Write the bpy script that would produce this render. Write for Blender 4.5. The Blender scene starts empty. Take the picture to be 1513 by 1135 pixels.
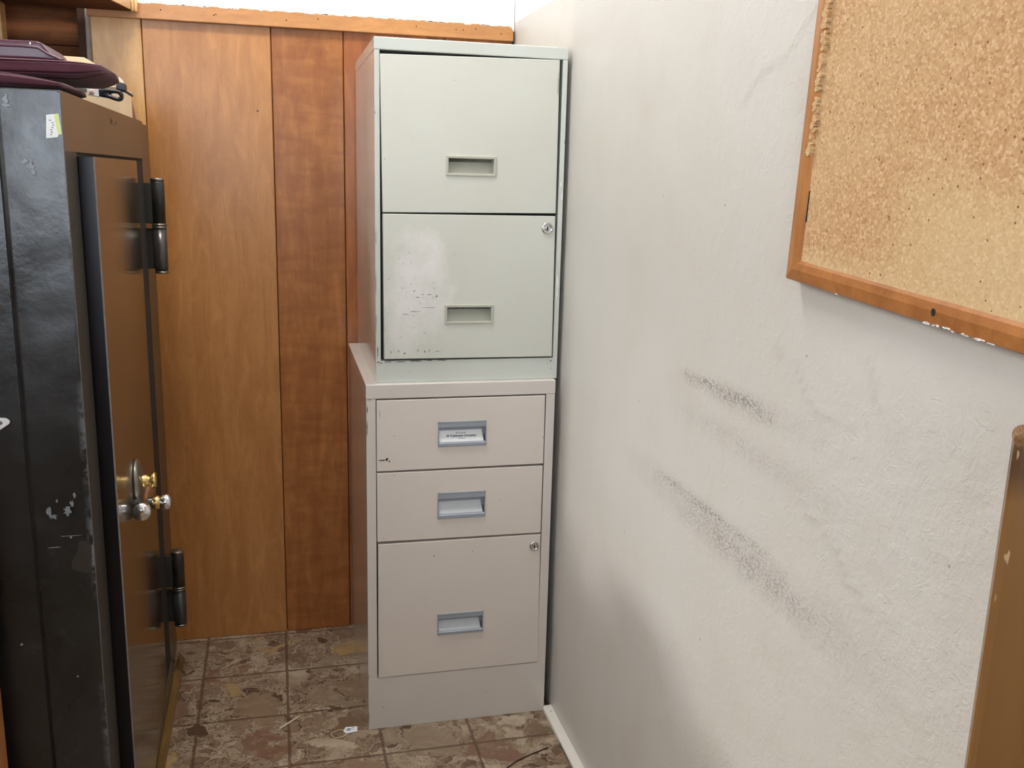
import bpy, bmesh, math, random
from mathutils import Vector, Matrix, Euler, noise

random.seed(7)
scene = bpy.context.scene
COL = scene.collection

# ------------------------------------------------------------------ materials
def new_mat(name):
    m = bpy.data.materials.new(name); m.use_nodes = True
    nt = m.node_tree; nt.nodes.clear()
    return m, NB(nt)

class NB:
    """small node-building helper"""
    def __init__(s, nt): s.nt = nt; s.N = nt.nodes; s.L = nt.links
    def n(s, t, **kw):
        x = s.N.new(t)
        for k, v in kw.items(): setattr(x, k, v)
        return x
    def plug(s, sock, v):
        if isinstance(v, bpy.types.NodeSocket): s.L.new(v, sock)
        elif v is not None:
            if hasattr(sock.default_value, '__len__') and not hasattr(v, '__len__'): v = (v,)*len(sock.default_value)
            if hasattr(v, '__len__') and hasattr(sock.default_value, '__len__') and len(sock.default_value) == 4 and len(v) == 3: v = tuple(v)+(1,)
            sock.default_value = v
    def coord(s): return s.n('ShaderNodeTexCoord').outputs['Object']
    def mapping(s, v, scale=(1,1,1), loc=(0,0,0), rot=(0,0,0)):
        m = s.n('ShaderNodeMapping'); s.plug(m.inputs['Vector'], v)
        m.inputs['Scale'].default_value = scale; m.inputs['Location'].default_value = loc; m.inputs['Rotation'].default_value = rot
        return m.outputs[0]
    def noise(s, v, scale, detail=3, rough=.5, dist=0, color=False):
        t = s.n('ShaderNodeTexNoise'); s.plug(t.inputs['Vector'], v)
        t.inputs['Scale'].default_value = scale; t.inputs['Detail'].default_value = detail
        t.inputs['Roughness'].default_value = rough; t.inputs['Distortion'].default_value = dist
        return t.outputs['Color' if color else 'Fac']
    def voro(s, v, scale, feature='F1', rnd=1, out='Distance'):
        t = s.n('ShaderNodeTexVoronoi', feature=feature); s.plug(t.inputs['Vector'], v)
        t.inputs['Scale'].default_value = scale; t.inputs['Randomness'].default_value = rnd
        return t.outputs[out]
    def math(s, op, a, b=None, c=None, clamp=False):
        m = s.n('ShaderNodeMath', operation=op, use_clamp=clamp)
        s.plug(m.inputs[0], a)
        if b is not None: s.plug(m.inputs[1], b)
        if c is not None: s.plug(m.inputs[2], c)
        return m.outputs[0]
    def ramp(s, f, stops, interp='LINEAR'):
        r = s.n('ShaderNodeValToRGB'); cr = r.color_ramp; cr.interpolation = interp
        while len(cr.elements) < len(stops): cr.elements.new(.5)
        for e, (p, c) in zip(cr.elements, stops):
            e.position = p
            e.color = (c, c, c, 1) if not hasattr(c, '__len__') else tuple(c)+(1,)
        s.plug(r.inputs[0], f)
        return r.outputs[0]
    def mix(s, f, a, b, blend='MIX'):
        m = s.n('ShaderNodeMix', data_type='RGBA', blend_type=blend)
        s.plug(m.inputs[0], f); s.plug(m.inputs[6], a); s.plug(m.inputs[7], b)
        return m.outputs[2]
    def vadd(s, a, b, op='ADD'):
        m = s.n('ShaderNodeVectorMath', operation=op); s.plug(m.inputs[0], a); s.plug(m.inputs[1], b)
        return m.outputs[0]
    def sep(s, v):
        x = s.n('ShaderNodeSeparateXYZ'); s.plug(x.inputs[0], v); return x.outputs
    def attr(s, name): return s.n('ShaderNodeAttribute', attribute_name=name).outputs['Fac']
    def bump(s, h, strength=.3, dist=.001, normal=None):
        b = s.n('ShaderNodeBump'); s.plug(b.inputs['Height'], h)
        b.inputs['Strength'].default_value = strength; b.inputs['Distance'].default_value = dist
        if normal is not None: s.plug(b.inputs['Normal'], normal)
        return b.outputs[0]
    def out(s, color, rough=.5, metallic=0, normal=None, ior=1.45, coat=0, coat_rough=.1, spec=None, sheen=0, emit=None, estr=0):
        p = s.n('ShaderNodeBsdfPrincipled'); o = s.n('ShaderNodeOutputMaterial')
        s.plug(p.inputs['Base Color'], color); s.plug(p.inputs['Roughness'], rough); s.plug(p.inputs['Metallic'], metallic)
        p.inputs['IOR'].default_value = ior
        p.inputs['Coat Weight'].default_value = coat; p.inputs['Coat Roughness'].default_value = coat_rough
        if spec is not None: p.inputs['Specular IOR Level'].default_value = spec
        if sheen: p.inputs['Sheen Weight'].default_value = sheen
        if normal is not None: s.plug(p.inputs['Normal'], normal)
        if emit is not None:
            s.plug(p.inputs['Emission Color'], emit); p.inputs['Emission Strength'].default_value = estr
        s.L.new(p.outputs[0], o.inputs[0])

def simple(name, color, rough=.5, metallic=0, var=.06, bump=.0, scale=40, **kw):
    m, b = new_mat(name); c = b.coord()
    n = b.noise(c, scale, 4)
    col = b.mix(n, tuple(max(0, x*(1-var)) for x in color), tuple(min(1, x*(1+var)) for x in color))
    nm = b.bump(b.noise(c, scale*6, 3), bump, .0008) if bump else None
    b.out(col, rough, metallic, nm, **kw)
    return m

def wood(name, light, dark, streak, seed=0., axis='Z', rough=.36, ring=9, figure=0, streaks=.3, coat=.22, holes=True, fig_col=None, cr=.22):
    m, b = new_mat(name); c = b.coord()
    S = {'Z': (1, 1, .09), 'X': (.09, 1, 1), 'Y': (1, .09, 1)}[axis]
    v = b.mapping(c, S, loc=(seed*1.7, seed*.9, seed*2.3))
    warp = b.noise(v, 6, 3, .55)
    rings = b.math('FRACT', b.math('MULTIPLY', warp, ring))
    rings = b.ramp(rings, [(0, 0), (.7, .75), (.93, 1), (1, 0)])
    S2 = tuple(1 if x == 1 else .015 for x in S)
    fib = b.noise(b.mapping(c, S2, loc=(seed, 0, 0)), 260, 3, .6)
    col = b.mix(b.math('MULTIPLY', rings, .55), light, dark)
    col = b.mix(b.ramp(fib, [(.35, 0), (.75, .45)]), col, dark)
    blot = b.noise(b.mapping(c, tuple(.6 if x == 1 else .25 for x in S), loc=(seed*3, 0, seed)), 7, 4)
    col = b.mix(b.ramp(blot, [(.35, 0), (.7, .5)]), col, tuple(min(1, x*1.22) for x in light))
    sw = b.noise(b.mapping(c, tuple(1 if x == 1 else .22 for x in S), loc=(seed, 2, seed)), 34, 5, .68, .9)
    col = b.mix(b.ramp(sw, [(.36, .30), (.52, 0)]), col, streak)
    col = b.mix(b.ramp(sw, [(.52, 0), (.68, .32)]), col, tuple(min(1, x*1.5) for x in light))
    if streaks:
        st = b.noise(b.mapping(c, tuple(1 if x == 1 else .04 for x in S), loc=(seed*5, 1, 0)), 22, 4, .6, .3)
        col = b.mix(b.math('MULTIPLY', b.ramp(st, [(.48, 0), (.66, 1)]), streaks), col, streak)
    if figure:
        fg = b.noise(b.mapping(c, (6.0, 6.0, 17), loc=(seed, 0, 0), rot=(0, .16, 0)), 2.0, 3, .5, .5)
        col = b.mix(b.math('MULTIPLY', b.ramp(fg, [(.4, 0), (.62, 1)]), figure), col, fig_col or streak)
    if holes:
        cf = b.mapping(c, (1, .02, 1), loc=(seed, 0, seed))
        vs = b.voro(cf, 8.5); cc = b.sep(b.voro(cf, 8.5, out='Color'))[0]
        hole = b.math('MULTIPLY', b.math('LESS_THAN', vs, .018), b.math('GREATER_THAN', cc, .25))
        col = b.mix(hole, col, (.03, .012, .006))
    mot = b.noise(c, 55, 5, .65)
    col = b.mix(b.ramp(mot, [(.5, 0), (.8, .18)]), col, tuple(min(1, x*1.5) for x in light))
    nm = b.bump(b.math('ADD', fib, b.math('MULTIPLY', mot, .6)), .12, .0006)
    b.out(col, rough, 0, nm, coat=coat, coat_rough=.22, spec=.35)
    return m

def paint(name, color, dirt=(.25, .22, .18), rough=.36, dirtamt=.25, tint=None, ior=1.5, coat=0., lightened=None, grain=1.):
    m, b = new_mat(name); c = b.coord()
    big = b.noise(c, 5, 3)
    col = b.mix(b.ramp(big, [(.3, 0), (.7, 1)]), color, tint or tuple(x*.95 for x in color))
    fine = b.noise(c, 420, 2, .5)
    col = b.mix(b.ramp(fine, [(.3, 0), (.75, .10)]), col, tuple(x*.8 for x in color))
    d = b.math('MULTIPLY', b.ramp(b.noise(c, 16, 6, .7), [(.60, 0), (.80, 1)]), dirtamt)
    col = b.mix(d, col, dirt)
    cf = b.mapping(c, (1, .02, 1))
    sp = b.voro(cf, 26); sc = b.sep(b.voro(cf, 26, out='Color'))[0]
    col = b.mix(b.math('MULTIPLY', b.math('LESS_THAN', sp, .022), b.math('GREATER_THAN', sc, .86)), col, tuple(x*.4 for x in dirt))
    ruf = b.ramp(b.noise(c, 12, 3), [(.3, rough-.06), (.7, rough+.08)])
    if lightened:      # gloss reflection painted as a pale, smoother patch: centre x,z and half sizes
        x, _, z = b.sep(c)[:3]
        dx = b.math('DIVIDE', b.math('SUBTRACT', x, lightened[0]), lightened[2]); dz = b.math('DIVIDE', b.math('SUBTRACT', z, lightened[1]), lightened[3])
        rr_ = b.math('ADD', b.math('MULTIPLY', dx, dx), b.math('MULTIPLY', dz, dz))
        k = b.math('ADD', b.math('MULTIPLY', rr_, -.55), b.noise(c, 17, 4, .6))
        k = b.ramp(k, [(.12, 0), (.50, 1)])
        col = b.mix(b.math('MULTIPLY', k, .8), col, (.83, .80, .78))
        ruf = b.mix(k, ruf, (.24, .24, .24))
    nm = b.bump(b.noise(c, 300, 2), .02*grain, .0004)
    nm = b.bump(b.noise(c, 6 if grain < 1 else 9, 1), .03 if grain == 1 else .008, .005, nm)
    if not grain: nm, ruf = None, rough
    b.out(col, ruf, 0, nm, ior=ior, coat=coat, coat_rough=.1)
    return m

M = {}
# wood planks of the panelled wall, one tone each
M['plank1'] = wood('plank_pale', (.66, .38, .14), (.55, .285, .095), (.44, .20, .06), 1.3, streaks=.12)
M['plank2'] = wood('plank_honey', (.47, .215, .070), (.375, .148, .040), (.31, .11, .028), 2.9, streaks=.16)
M['plank3'] = wood('plank_curly', (.39, .152, .044), (.30, .10, .025), (.20, .05, .012), 4.2, streaks=.3, figure=.38, fig_col=(.22, .060, .014))
M['plank4'] = wood('plank_red_heart', (.38, .13, .038), (.25, .07, .02), (.14, .032, .012), 6.1, streaks=.75)
M['groove'] = simple('groove_shadow_gap', (.05, .02, .01), .8)
M['rail'] = wood('rail_wood', (.52, .25, .095), (.42, .18, .06), (.36, .14, .045), 8.4, axis='X', streaks=.2)
M['dark_plank'] = wood('dark_brown_plank', (.15, .055, .019), (.08, .028, .010), (.04, .014, .006), 3.3, axis='X', streaks=.5, rough=.85, coat=0)
M['shelf_pale'] = wood('shelf_pale_wood', (.62, .38, .17), (.52, .29, .12), (.45, .24, .1), 5.5, axis='Y', streaks=.1, holes=False)
M['post'] = wood('post_wood', (.44, .19, .065), (.32, .12, .04), (.25, .08, .03), 7.7, streaks=.2)
M['cork_frame_v'] = wood('oak_frame_upright', (.43, .185, .058), (.33, .125, .038), (.22, .075, .022), 3.9, streaks=.3, holes=False)
M['cork_frame_h'] = wood('oak_frame_rail', (.40, .165, .050), (.30, .11, .033), (.20, .065, .02), 9.1, axis='Y', streaks=.3, holes=False)
M['base_strip'] = wood('base_strip_wood', (.20, .12, .04), (.15, .085, .026), (.1, .055, .016), 2.2, axis='Y', holes=False)
M['hole'] = simple('dark_hole', (.015, .012, .01), .8)
M['white_plaster'] = simple('white_plaster', (.93, .93, .92), .7, bump=.2, scale=20, var=.02)

def plaster():
    m, b = new_mat('grey_white_plaster'); c = b.coord()
    z = b.sep(c)[2]; y = b.sep(c)[1]
    big = b.noise(c, 2.2, 4)
    col = b.mix(b.ramp(big, [(.3, 0), (.7, 1)]), (.60, .57, .525), (.64, .625, .595))
    warm = b.noise(b.mapping(c, (1, 1, 1), loc=(3, 7, 1)), 9, 5, .6)
    col = b.mix(b.ramp(warm, [(.5, 0), (.8, .35)]), col, (.56, .50, .42))
    # scuffs rubbed on by chair backs: mask is a mesh attribute, broken up by grain
    d = b.attr('scuff'); line = b.attr('scuff_line')
    g1 = b.noise(b.mapping(c, (1, .75, 1.3)), 230, 4, .75)
    g2 = b.noise(c, 34, 4, .6)
    k = b.math('MULTIPLY', d, b.math('ADD', b.math('MULTIPLY', b.ramp(g1, [(.46, 0), (.58, 1)]), b.ramp(g2, [(.35, .35), (.6, 1)])), b.math('MULTIPLY', g2, .38)))
    col = b.mix(b.math('MULTIPLY', k, .60, clamp=True), col, (.29, .26, .235))
    k2 = b.math('MULTIPLY', line, b.ramp(g1, [(.47, 0), (.56, 1)]))
    col = b.mix(b.math('MULTIPLY', k2, .85, clamp=True), col, (.13, .12, .11))
    # small grey specks
    cf = b.mapping(c, (.02, 1, 1))
    sp = b.voro(cf, 18); sc = b.sep(b.voro(cf, 18, out='Color'))[0]
    col = b.mix(b.math('MULTIPLY', b.math('MULTIPLY', b.math('LESS_THAN', sp, .035), b.math('GREATER_THAN', sc, .72)), .55), col, (.25, .22, .19))
    # white band at the top of the wall
    band = b.math('GREATER_THAN', z, 1.488)
    col = b.mix(band, col, (.95, .95, .94))
    h = b.math('ADD', b.noise(c, 16, 6, .62), b.math('MULTIPLY', b.noise(b.mapping(c, (1, 1, .25)), 60, 3), .25))
    lump = b.attr('rough_patch')
    flake = b.ramp(b.voro(b.vadd(c, b.vadd(b.noise(c, 30, 3, color=True), (.04, .04, .04), 'MULTIPLY')), 24, 'DISTANCE_TO_EDGE'), [(0, 0), (.05, 1)])
    nm = b.bump(h, .10, .005)
    nm = b.bump(b.math('MULTIPLY', b.noise(c, 26, 5, .7), lump), .22, .010, nm)
    fl2 = b.ramp(b.noise(b.mapping(c, (1, 1, .8), rot=(.5, 0, 0)), 38, 4, .62, .8), [(.50, 0), (.535, 1), (.62, 1), (.66, .2)])
    nm = b.bump(b.math('MULTIPLY', fl2, lump), .16, .004, nm)
    nm = b.bump(b.noise(c, 170, 3), .05, .001, nm)
    crk = b.attr('crack')
    nm = b.bump(crk, .35, -.0015, nm)
    col = b.mix(b.math('MULTIPLY', crk, .16), col, (.35, .32, .28))
    b.out(col, .42, 0, nm, ior=1.45)
    return m
M['plaster'] = plaster()

def lino():
    m, b = new_mat('marbled_stone_linoleum'); c = b.coord()
    x, y, z = b.sep(c)[:3]
    w = b.vadd(b.vadd(b.noise(c, 11, 4, .6, color=True), (.5, .5, .5), 'SUBTRACT'), (.11, .11, .0), 'MULTIPLY')
    v = b.mapping(b.vadd(c, w), (1, 1, 0), loc=(.37, .11, 0))
    cc = b.sep(b.voro(v, 10.5, out='Color'))
    edge = b.voro(v, 10.5, 'DISTANCE_TO_EDGE')
    pal = [(0, (.34, .265, .19)), (.14, (.22, .15, .10)), (.28, (.50, .42, .32)), (.42, (.24, .13, .09)), (.54, (.31, .22, .15)),
           (.66, (.50, .345, .15)), (.75, (.27, .185, .13)), (.87, (.58, .50, .39))]
    big = b.ramp(cc[0], pal, 'CONSTANT')
    cl = b.noise(v, 18, 6, .68, .7)
    big = b.mix(b.ramp(cl, [(.36, 0), (.66, .55)]), big, (.25, .165, .11))
    big = b.mix(b.ramp(b.noise(v, 34, 5, .7), [(.5, 0), (.74, .5)]), big, (.55, .46, .35))
    w2 = b.vadd(b.vadd(b.noise(c, 34, 3, color=True), (.5, .5, .5), 'SUBTRACT'), (.03, .03, 0), 'MULTIPLY')
    v2 = b.vadd(v, w2)
    c2 = b.sep(b.voro(v2, 42, out='Color'))
    e2 = b.voro(v2, 42, 'DISTANCE_TO_EDGE')
    small = b.ramp(c2[1], [(0, (.32, .235, .165)), (.34, (.20, .12, .08)), (.44, (.42, .335, .24)), (.64, (.28, .19, .13)), (.82, (.50, .41, .31)), (.93, (.12, .07, .045))], 'CONSTANT')
    small = b.mix(b.ramp(b.noise(v2, 120, 4, .75), [(.48, 0), (.60, .85)]), small, (.11, .07, .05))
    small = b.mix(b.ramp(e2, [(0, .7), (.09, 0)]), small, (.46, .37, .275))
    rub = b.math('MAXIMUM', b.ramp(edge, [(.055, 1), (.10, 0)]), b.ramp(b.noise(v, 7.5, 3), [(.52, 0), (.55, 1)]))
    col = b.mix(rub, big, small)
    col = b.mix(b.ramp(edge, [(0, .6), (.014, 0)]), col, (.48, .385, .285))
    # embossed joint lines of the tile pattern
    def joints(t, off, pitch):
        f = b.math('FRACT', b.math('DIVIDE', b.math('ADD', t, off), pitch))
        return b.math('MINIMUM', f, b.math('SUBTRACT', 1, f))
    wob = b.math('MULTIPLY', b.math('SUBTRACT', b.noise(c, 30, 2), .5), .004)
    jx = joints(b.math('ADD', x, wob), .5585+1.85, .185); jy = joints(b.math('ADD', y, wob), .2+5.55, .185)
    j = b.math('MINIMUM', jx, jy)
    jm = b.ramp(j, [(.010, 1), (.024, 0)])
    col = b.mix(b.math('MULTIPLY', jm, .8), col, (.13, .075, .048))
    col = b.mix(1, col, (.80, .77, .73), 'MULTIPLY')
    nm = b.bump(b.math('SUBTRACT', 1, jm), .3, .001)
    nm = b.bump(b.noise(c, 40, 4), .12, .0015, nm)
    b.out(col, b.ramp(cl, [(.3, .30), (.7, .45)]), 0, nm)
    return m
M['lino'] = lino()

M['paint_green'] = paint('grey_green_enamel', (.66, .67, .605), dirt=(.38, .36, .29), dirtamt=.2, tint=(.63, .63, .555), rough=.34)
M['paint_green_glare'] = paint('grey_green_enamel_with_glare', (.66, .67, .605), dirt=(.38, .36, .29), dirtamt=.2, tint=(.63, .63, .555), rough=.34, lightened=(-.285, .185, .085, .16))  # lower drawer enamel with a gloss reflection painted into its colour
M['paint_green_body'] = paint('grey_green_frame_enamel', (.63, .66, .61), dirt=(.30, .28, .24), dirtamt=0, rough=.16, coat=.6, grain=.0)
M['paint_beige'] = paint('warm_beige_enamel', (.77, .70, .635), dirt=(.40, .33, .26), dirtamt=.12, rough=.4)
M['paint_beige_body'] = paint('warm_beige_frame_enamel', (.73, .68, .63), dirt=(.34, .28, .22), dirtamt=0, rough=.16, coat=.6, grain=.0)
M['cup_green'] = paint('soiled_green_enamel', (.50, .50, .42), dirt=(.26, .21, .13), dirtamt=.6, rough=.4)
M['inside'] = simple('dark_cabinet_inside', (.02, .02, .02), .7)
M['chip_dark'] = simple('bare_dark_steel', (.07, .065, .06), .5, .3)
M['chip_white'] = simple('white_primer_chip', (.86, .87, .85), .5)
M['scuff_pale'] = simple('pale_rubbed_enamel', (.74, .73, .69), .3, var=.08, scale=90)
M['grey_plastic'] = simple('blue_grey_plastic', (.36, .40, .46), .38, .15, var=.08)
M['card'] = simple('grey_card_under_cover', (.62, .66, .69), .3, var=.05, scale=30)
M['white_card'] = simple('white_card', (.86, .88, .89), .5)
M['ink'] = simple('black_ink', (.03, .03, .035), .6)
M['blue_ink'] = simple('blue_ink', (.05, .11, .32), .6)
M['chrome'] = simple('worn_chrome', (.62, .62, .62), .22, 1., var=.12, scale=70)
M['polished'] = simple('polished_chrome', (.75, .75, .78), .12, 1.)
M['brass'] = simple('old_brass', (.72, .52, .20), .25, 1., var=.2)
M['dark_steel'] = simple('dark_oiled_steel', (.035, .033, .03), .28, .0, var=.3, coat=.3)
M['dull_steel'] = simple('dull_steel_ring', (.28, .25, .21), .35, .9, var=.2)

def safe_paint():
    m, b = new_mat('old_black_safe_enamel'); c = b.coord()
    y = b.sep(c)[1]
    n = b.noise(c, 7, 5, .65)
    col = b.mix(b.ramp(n, [(.35, 0), (.7, 1)]), (.008, .008, .0075), (.016, .016, .016))
    wear = b.noise(b.mapping(c, (1, 1, .6)), 24, 6, .7)
    col = b.mix(b.ramp(wear, [(.60, 0), (.72, .22)]), col, (.10, .105, .11))
    edge = b.attr('edge_wear')
    col = b.mix(b.math('MULTIPLY', edge, b.ramp(b.noise(c, 60, 5, .7), [(.42, 0), (.55, 1)])), col, (.20, .21, .22))
    sp = b.voro(c, 30); sc = b.sep(b.voro(c, 30, out='Color'))[0]
    col = b.mix(b.math('MULTIPLY', b.math('LESS_THAN', sp, .05), b.math('GREATER_THAN', sc, .7)), col, (.35, .37, .40))
    nm = b.bump(b.noise(c, 14, 5, .6), .22, .005)
    nm = b.bump(b.noise(c, 90, 3), .08, .001, nm)
    b.out(col, b.ramp(n, [(.3, .24), (.7, .40)]), 0, nm, ior=1.6)
    return m
M['safe'] = safe_paint()

def safe_door():
    m, b = new_mat('polished_brown_black_enamel'); c = b.coord()
    n = b.noise(b.mapping(c, (1, 1, .3)), 10, 4)
    col = b.mix(n, (.035, .026, .018), (.055, .042, .028))
    nm = b.bump(b.noise(c, 6, 2), .05, .004)
    b.out(col, b.ramp(b.noise(c, 5, 4), [(.3, .10), (.7, .17)]), 0, nm, ior=1.55)
    return m
M['safe_door'] = safe_door()
M['safe_front'] = simple('brown_black_safe_front', (.085, .065, .045), .3, 0, var=.2, scale=12, ior=1.55)
M['door_edge'] = simple('blue_black_door_edge', (.006, .005, .008), .35, 0, var=.5, scale=30)
M['bare_edge'] = simple('bright_worn_edge', (.22, .21, .22), .45, .5, var=.4, scale=120)

def cork():
    m, b = new_mat('natural_cork'); c = b.coord()
    y, z = b.sep(c)[0], b.sep(c)[2]
    w = b.vadd(c, b.vadd(b.noise(c, 220, 2, color=True), (.0014, .0014, .0014), 'MULTIPLY'))
    g = b.sep(b.voro(w, 400, out='Color'))
    col = b.ramp(g[0], [(0, (.42, .22, .10)), (.12, (.50, .285, .135)), (.45, (.56, .34, .165)), (.75, (.60, .38, .19)), (.95, (.70, .48, .28))])
    f = b.noise(c, 320, 4, .7)
    col = b.mix(b.ramp(f, [(.35, .35), (.6, 0)]), col, (.40, .22, .10))
    # bleached patches where sheets of paper once hung
    fade = b.noise(c, 4.5, 3)
    col = b.mix(b.math('MULTIPLY', b.ramp(fade, [(.45, 0), (.6, 1)]), .25), col, (.66, .50, .28))
    lo = b.attr('fade')
    col = b.mix(b.math('MULTIPLY', lo, .42), col, (.70, .55, .31))
    cf = b.mapping(c, (1, .02, 1))
    sp = b.voro(cf, 110); sc = b.sep(b.voro(cf, 110, out='Color'))[0]
    col = b.mix(b.math('MULTIPLY', b.math('LESS_THAN', sp, .13), b.math('GREATER_THAN', sc, .62)), col, (.24, .11, .05))
    nm = b.bump(b.math('ADD', g[1], f), .25, .001)
    b.out(col, .85, 0, nm)
    return m
M['cork'] = cork()

def scuffed_board():
    m, b = new_mat('scuffed_varnished_board'); c = b.coord()
    z = b.sep(c)[2]
    n = b.noise(b.mapping(c, (1, 1, .1)), 40, 5, .6)
    col = b.mix(n, (.16, .074, .021), (.235, .118, .038))
    top = b.ramp(b.math('ADD', z, b.math('MULTIPLY', b.noise(c, 40, 3), .02)), [(.945, 0), (.968, 1), (.983, 1), (.990, 0)])
    col = b.mix(b.math('MULTIPLY', top, .75), col, (.05, .022, .01))
    fl = b.noise(b.mapping(c, (1.4, 1, .35), rot=(0, .14, 0)), 120, 2, .5)
    col = b.mix(b.ramp(fl, [(.70, 0), (.74, .6)]), col, (.62, .45, .27))
    b.out(col, .38, 0, b.bump(n, .1, .0006), coat=.3, coat_rough=.2)
    return m
M['board'] = scuffed_board()

def vinyl():
    m, b = new_mat('maroon_glossy_vinyl'); c = b.coord()
    n = b.noise(c, 30, 3)
    b.out(b.mix(n, (.055, .010, .024), (.085, .018, .036)), .40, 0, b.bump(b.noise(c, 260, 2), .1, .0006), coat=.4, coat_rough=.2)
    return m
M['vinyl'] = vinyl()
def maroon():
    m, b = new_mat('maroon_cloth'); c = b.coord()
    n = b.noise(c, 22, 4)
    weave = b.noise(c, 700, 1)
    nm = b.bump(b.noise(c, 26, 3, .5), .35, .008, b.bump(weave, .15, .0004))
    b.out(b.mix(n, (.055, .010, .022), (.095, .018, .035)), .72, 0, nm, sheen=.08)
    return m
M['maroon'] = maroon()
M['card_box'] = simple('cream_cardboard', (.76, .57, .37), .75, var=.05, bump=.1, scale=12)
M['brown_side'] = simple('brown_wood_strip', (.24, .11, .05), .6, var=.2)
M['pale_strip'] = simple('pale_wood_strip', (.50, .30, .16), .6, var=.15)
M['packet'] = simple('cream_wrapper', (.80, .74, .62), .45, var=.08, bump=.3)
M['black_plastic'] = simple('black_plastic', (.014, .015, .02), .3)
M['steel_blade'] = simple('grey_blade', (.34, .33, .27), .35, .6, var=.15)
M['ferrule'] = simple('white_ferrule', (.86, .86, .87), .3)
M['badge'] = simple('pink_beige_badge', (.62, .42, .34), .4)
M['white_paint'] = simple('off_white_painted_wood', (.76, .73, .67), .5, var=.06, bump=.15)
M['sticker'] = simple('white_label_paper', (.80, .82, .80), .5)
M['sticker_yel'] = simple('yellow_green_label_strip', (.66, .72, .30), .5)
M['tape'] = simple('silver_paint_smear', (.20, .215, .23), .35, var=.4, scale=120)
M['safe_edge'] = simple('rubbed_safe_corner', (.10, .10, .105), .4, var=.6, scale=60)
M['dark_post'] = simple('dark_worn_post', (.030, .024, .019), .45, var=.5, scale=25)
M['string'] = simple('cream_string', (.62, .50, .30), .8)
M['twig'] = simple('dark_brown_straw', (.045, .02, .012), .6)
M['stick'] = simple('pale_stick', (.74, .66, .52), .6)
M['grey_fray'] = simple('grey_frayed_edge', (.36, .31, .28), .9, bump=.4, var=.25)
M['window_frame'] = simple('white_window_frame', (.8, .8, .78), .5)
M['room_white'] = simple('room_paint', (.50, .46, .40), .7, bump=.1, scale=8)
M['room_brown'] = simple('room_brown_paint', (.20, .14, .09), .6, bump=.1, scale=8)
M['lamp_glass'] = None

# ------------------------------------------------------------------ mesh helpers
def box(bm, a, b, bev=0., mi=0, seg=2):
    x0, y0, z0 = [min(p, q) for p, q in zip(a, b)]; x1, y1, z1 = [max(p, q) for p, q in zip(a, b)]
    t = bmesh.new()
    vs = [t.verts.new(p) for p in ((x0,y0,z0),(x1,y0,z0),(x1,y1,z0),(x0,y1,z0),(x0,y0,z1),(x1,y0,z1),(x1,y1,z1),(x0,y1,z1))]
    for f in ((0,3,2,1),(4,5,6,7),(0,1,5,4),(1,2,6,5),(2,3,7,6),(3,0,4,7)): t.faces.new([vs[i] for i in f])
    if bev: bmesh.ops.bevel(t, geom=t.edges[:], offset=bev, segments=seg, profile=.5, affect='EDGES')
    merge(bm, t, mi)
def merge(bm, t, mi=0, mat=None):
    if mat is not None: bmesh.ops.transform(t, matrix=mat, verts=t.verts)
    mp = {}
    for v in t.verts: mp[v] = bm.verts.new(v.co)
    for f in t.faces:
        try:
            g = bm.faces.new([mp[v] for v in f.verts]); g.material_index = mi; g.smooth = f.smooth
        except ValueError: pass
    t.free()
def prism(bm, poly, axis, lo, hi, bev=0., mi=0):
    """extrude a 2D polygon along an axis: axis 0 -> (y,z), 1 -> (x,z), 2 -> (x,y)"""
    t = bmesh.new()
    def P(p, h): return {0: (h, p[0], p[1]), 1: (p[0], h, p[1]), 2: (p[0], p[1], h)}[axis]
    A = [t.verts.new(P(p, lo)) for p in poly]; B = [t.verts.new(P(p, hi)) for p in poly]
    n = len(poly)
    t.faces.new(A); t.faces.new(B[::-1])
    for i in range(n): t.faces.new((A[i], B[i], B[(i+1) % n], A[(i+1) % n]))
    bmesh.ops.recalc_face_normals(t, faces=t.faces)
    if bev: bmesh.ops.bevel(t, geom=t.edges[:], offset=bev, segments=2, profile=.5, affect='EDGES')
    merge(bm, t, mi)
def lathe(bm, prof, org, direction, seg=28, mi=0):
    """prof: list of (radius, height) along direction"""
    d = Vector(direction).normalized(); q = Vector((0,0,1)).rotation_difference(d)
    o = Vector(org); rings = []
    for r, h in prof:
        if r < 1e-6: rings.append([bm.verts.new(o + q @ Vector((0,0,h)))])
        else: rings.append([bm.verts.new(o + q @ Vector((r*math.cos(2*math.pi*i/seg), r*math.sin(2*math.pi*i/seg), h))) for i in range(seg)])
    for a, b in zip(rings, rings[1:]):
        for i in range(seg):
            j = (i+1) % seg
            if len(a) == 1 and len(b) == 1: continue
            if len(a) == 1: f = bm.faces.new((a[0], b[i], b[j]))
            elif len(b) == 1: f = bm.faces.new((a[i], b[0], a[j]))
            else: f = bm.faces.new((a[i], b[i], b[j], a[j]))
            f.smooth = True; f.material_index = mi
def tube(bm, pts, r, seg=8, mi=0):
    pts = [Vector(p) for p in pts]; rings = []
    for i, p in enumerate(pts):
        d = (pts[min(i+1, len(pts)-1)] - pts[max(i-1, 0)]).normalized()
        q = Vector((0,0,1)).rotation_difference(d); rr = r[i] if hasattr(r, '__len__') else r
        rings.append([bm.verts.new(p + q @ Vector((rr*math.cos(2*math.pi*k/seg), rr*math.sin(2*math.pi*k/seg), 0))) for k in range(seg)])
    for a, b in zip(rings, rings[1:]):
        for k in range(seg):
            f = bm.faces.new((a[k], a[(k+1) % seg], b[(k+1) % seg], b[k])); f.smooth = True; f.material_index = mi
    for e in (rings[0][::-1], rings[-1]):
        f = bm.faces.new(e); f.material_index = mi
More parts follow.
